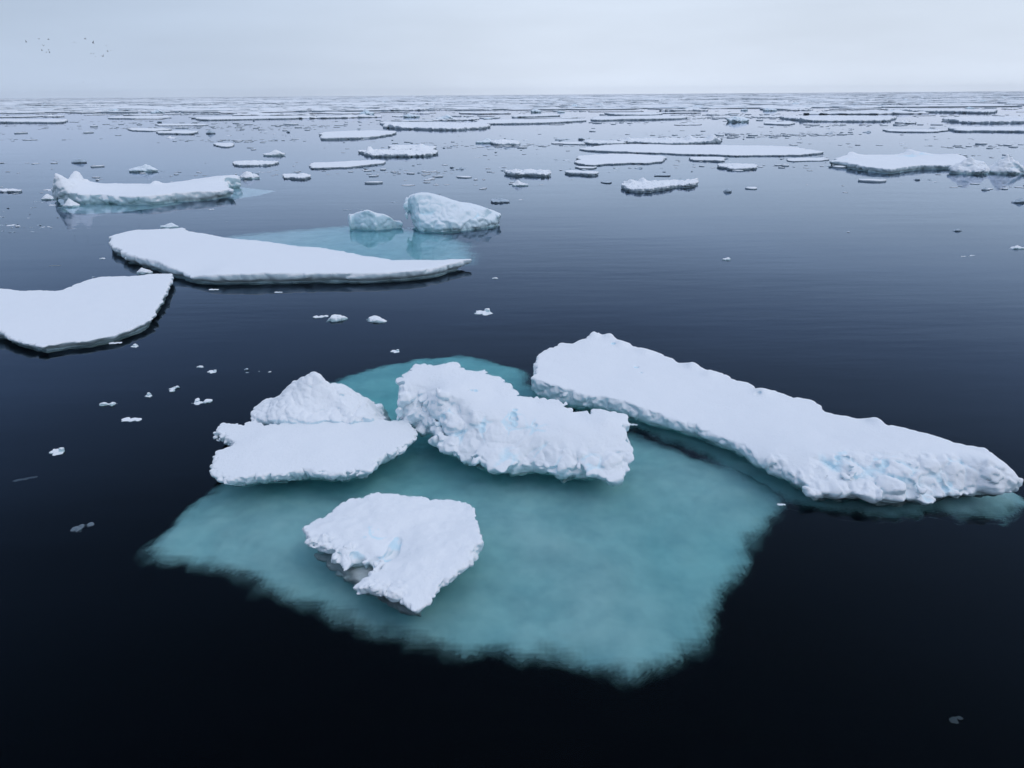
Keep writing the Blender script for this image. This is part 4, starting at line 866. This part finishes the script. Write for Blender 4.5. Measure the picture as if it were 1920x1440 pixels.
WG = [(wing_mesh(1, l, s_), wing_mesh(-1, l, s_)) for l, s_ in ((.9, .5), (.2, .6), (-.5, .5), (1.6, .3))]
def bird(u, v, y, rot, var, label, roll=0, group=None, span=1.0):
    r = bpy.data.objects.new('seabird', None); COL.objects.link(r)
    r.location = Y(u, v, y); r.rotation_euler = (0, math.radians(roll), math.radians(rot)); r.scale = (span, span, span)
    tag(r, label, 'bird', group)
    for nm, me in (('body', BODY), ('wing', WG[var][0]), ('wing', WG[var][1])):
        o = bpy.data.objects.new(nm, me); COL.objects.link(o); o.parent = r
FL = [(49, 79, 0, 1), (73, 73, 1, 1), (91, 74, 1, 2), (82, 86, 0, 0), (79, 95, 0, 0), (91, 93, 2, 0), (87, 98, 1, 0), (93, 99, 0, 0), (139, 79, 2, 2), (160, 73, 1, 2), (175, 81, 0, 2), (199, 86, 1, -1), (202, 97, 0, 0), (208, 95, 1, -1),
      (171, 101, 0, -1), (179, 106, 1, -1), (176, 100, 2, -1), (193, 106, 0, 1), (271, 112, 1, -1), (156, 154, 1, -1)]
rng = random.Random(3)
for (u, v, var, near) in FL:
    bird(u, v, {2: 170, 1: 200, 0: 250, -1: 340}[near], rng.uniform(40, 140) * rng.choice((-1, 1)), var, 'dark seabird flying in the loose flock in the upper left sky', rng.uniform(-25, 25), 'flock of seabirds')
bird(823, 376, 72.2, 100, 1, 'dark seabird banking with one wing raised just behind the crest of the wedge-shaped block', -62, span=1.25)

# ------------------------------------------------------------------ damp air over the pack
def build_haze():
    m, t = new_mat('sea_haze')
    v = N(t, 'ShaderNodeVolumePrincipled'); v.inputs['Color'].default_value = (0.98, 0.99, 1.0, 1); v.inputs['Density'].default_value = 2.6e-5; v.inputs['Anisotropy'].default_value = 0.2
    o = N(t, 'ShaderNodeOutputMaterial'); L(t, v, 0, o, 'Volume')
    x, y0, y1, zb, zt = 15200, -300, 16200, -221, 120
    vs = np.array([(a, b, c) for c in (zb, zt) for b in (y0, y1) for a in (-x, x)], float)
    q = np.array([(0, 2, 3, 1), (4, 5, 7, 6), (0, 1, 5, 4), (2, 6, 7, 3), (0, 4, 6, 2), (1, 3, 7, 5)])
    me = mesh_from('haze', vs, q); me.polygons.foreach_set('use_smooth', np.zeros(6, bool))
    put('haze', me, m, (0, 0, 0), kind='stuff')
build_haze()
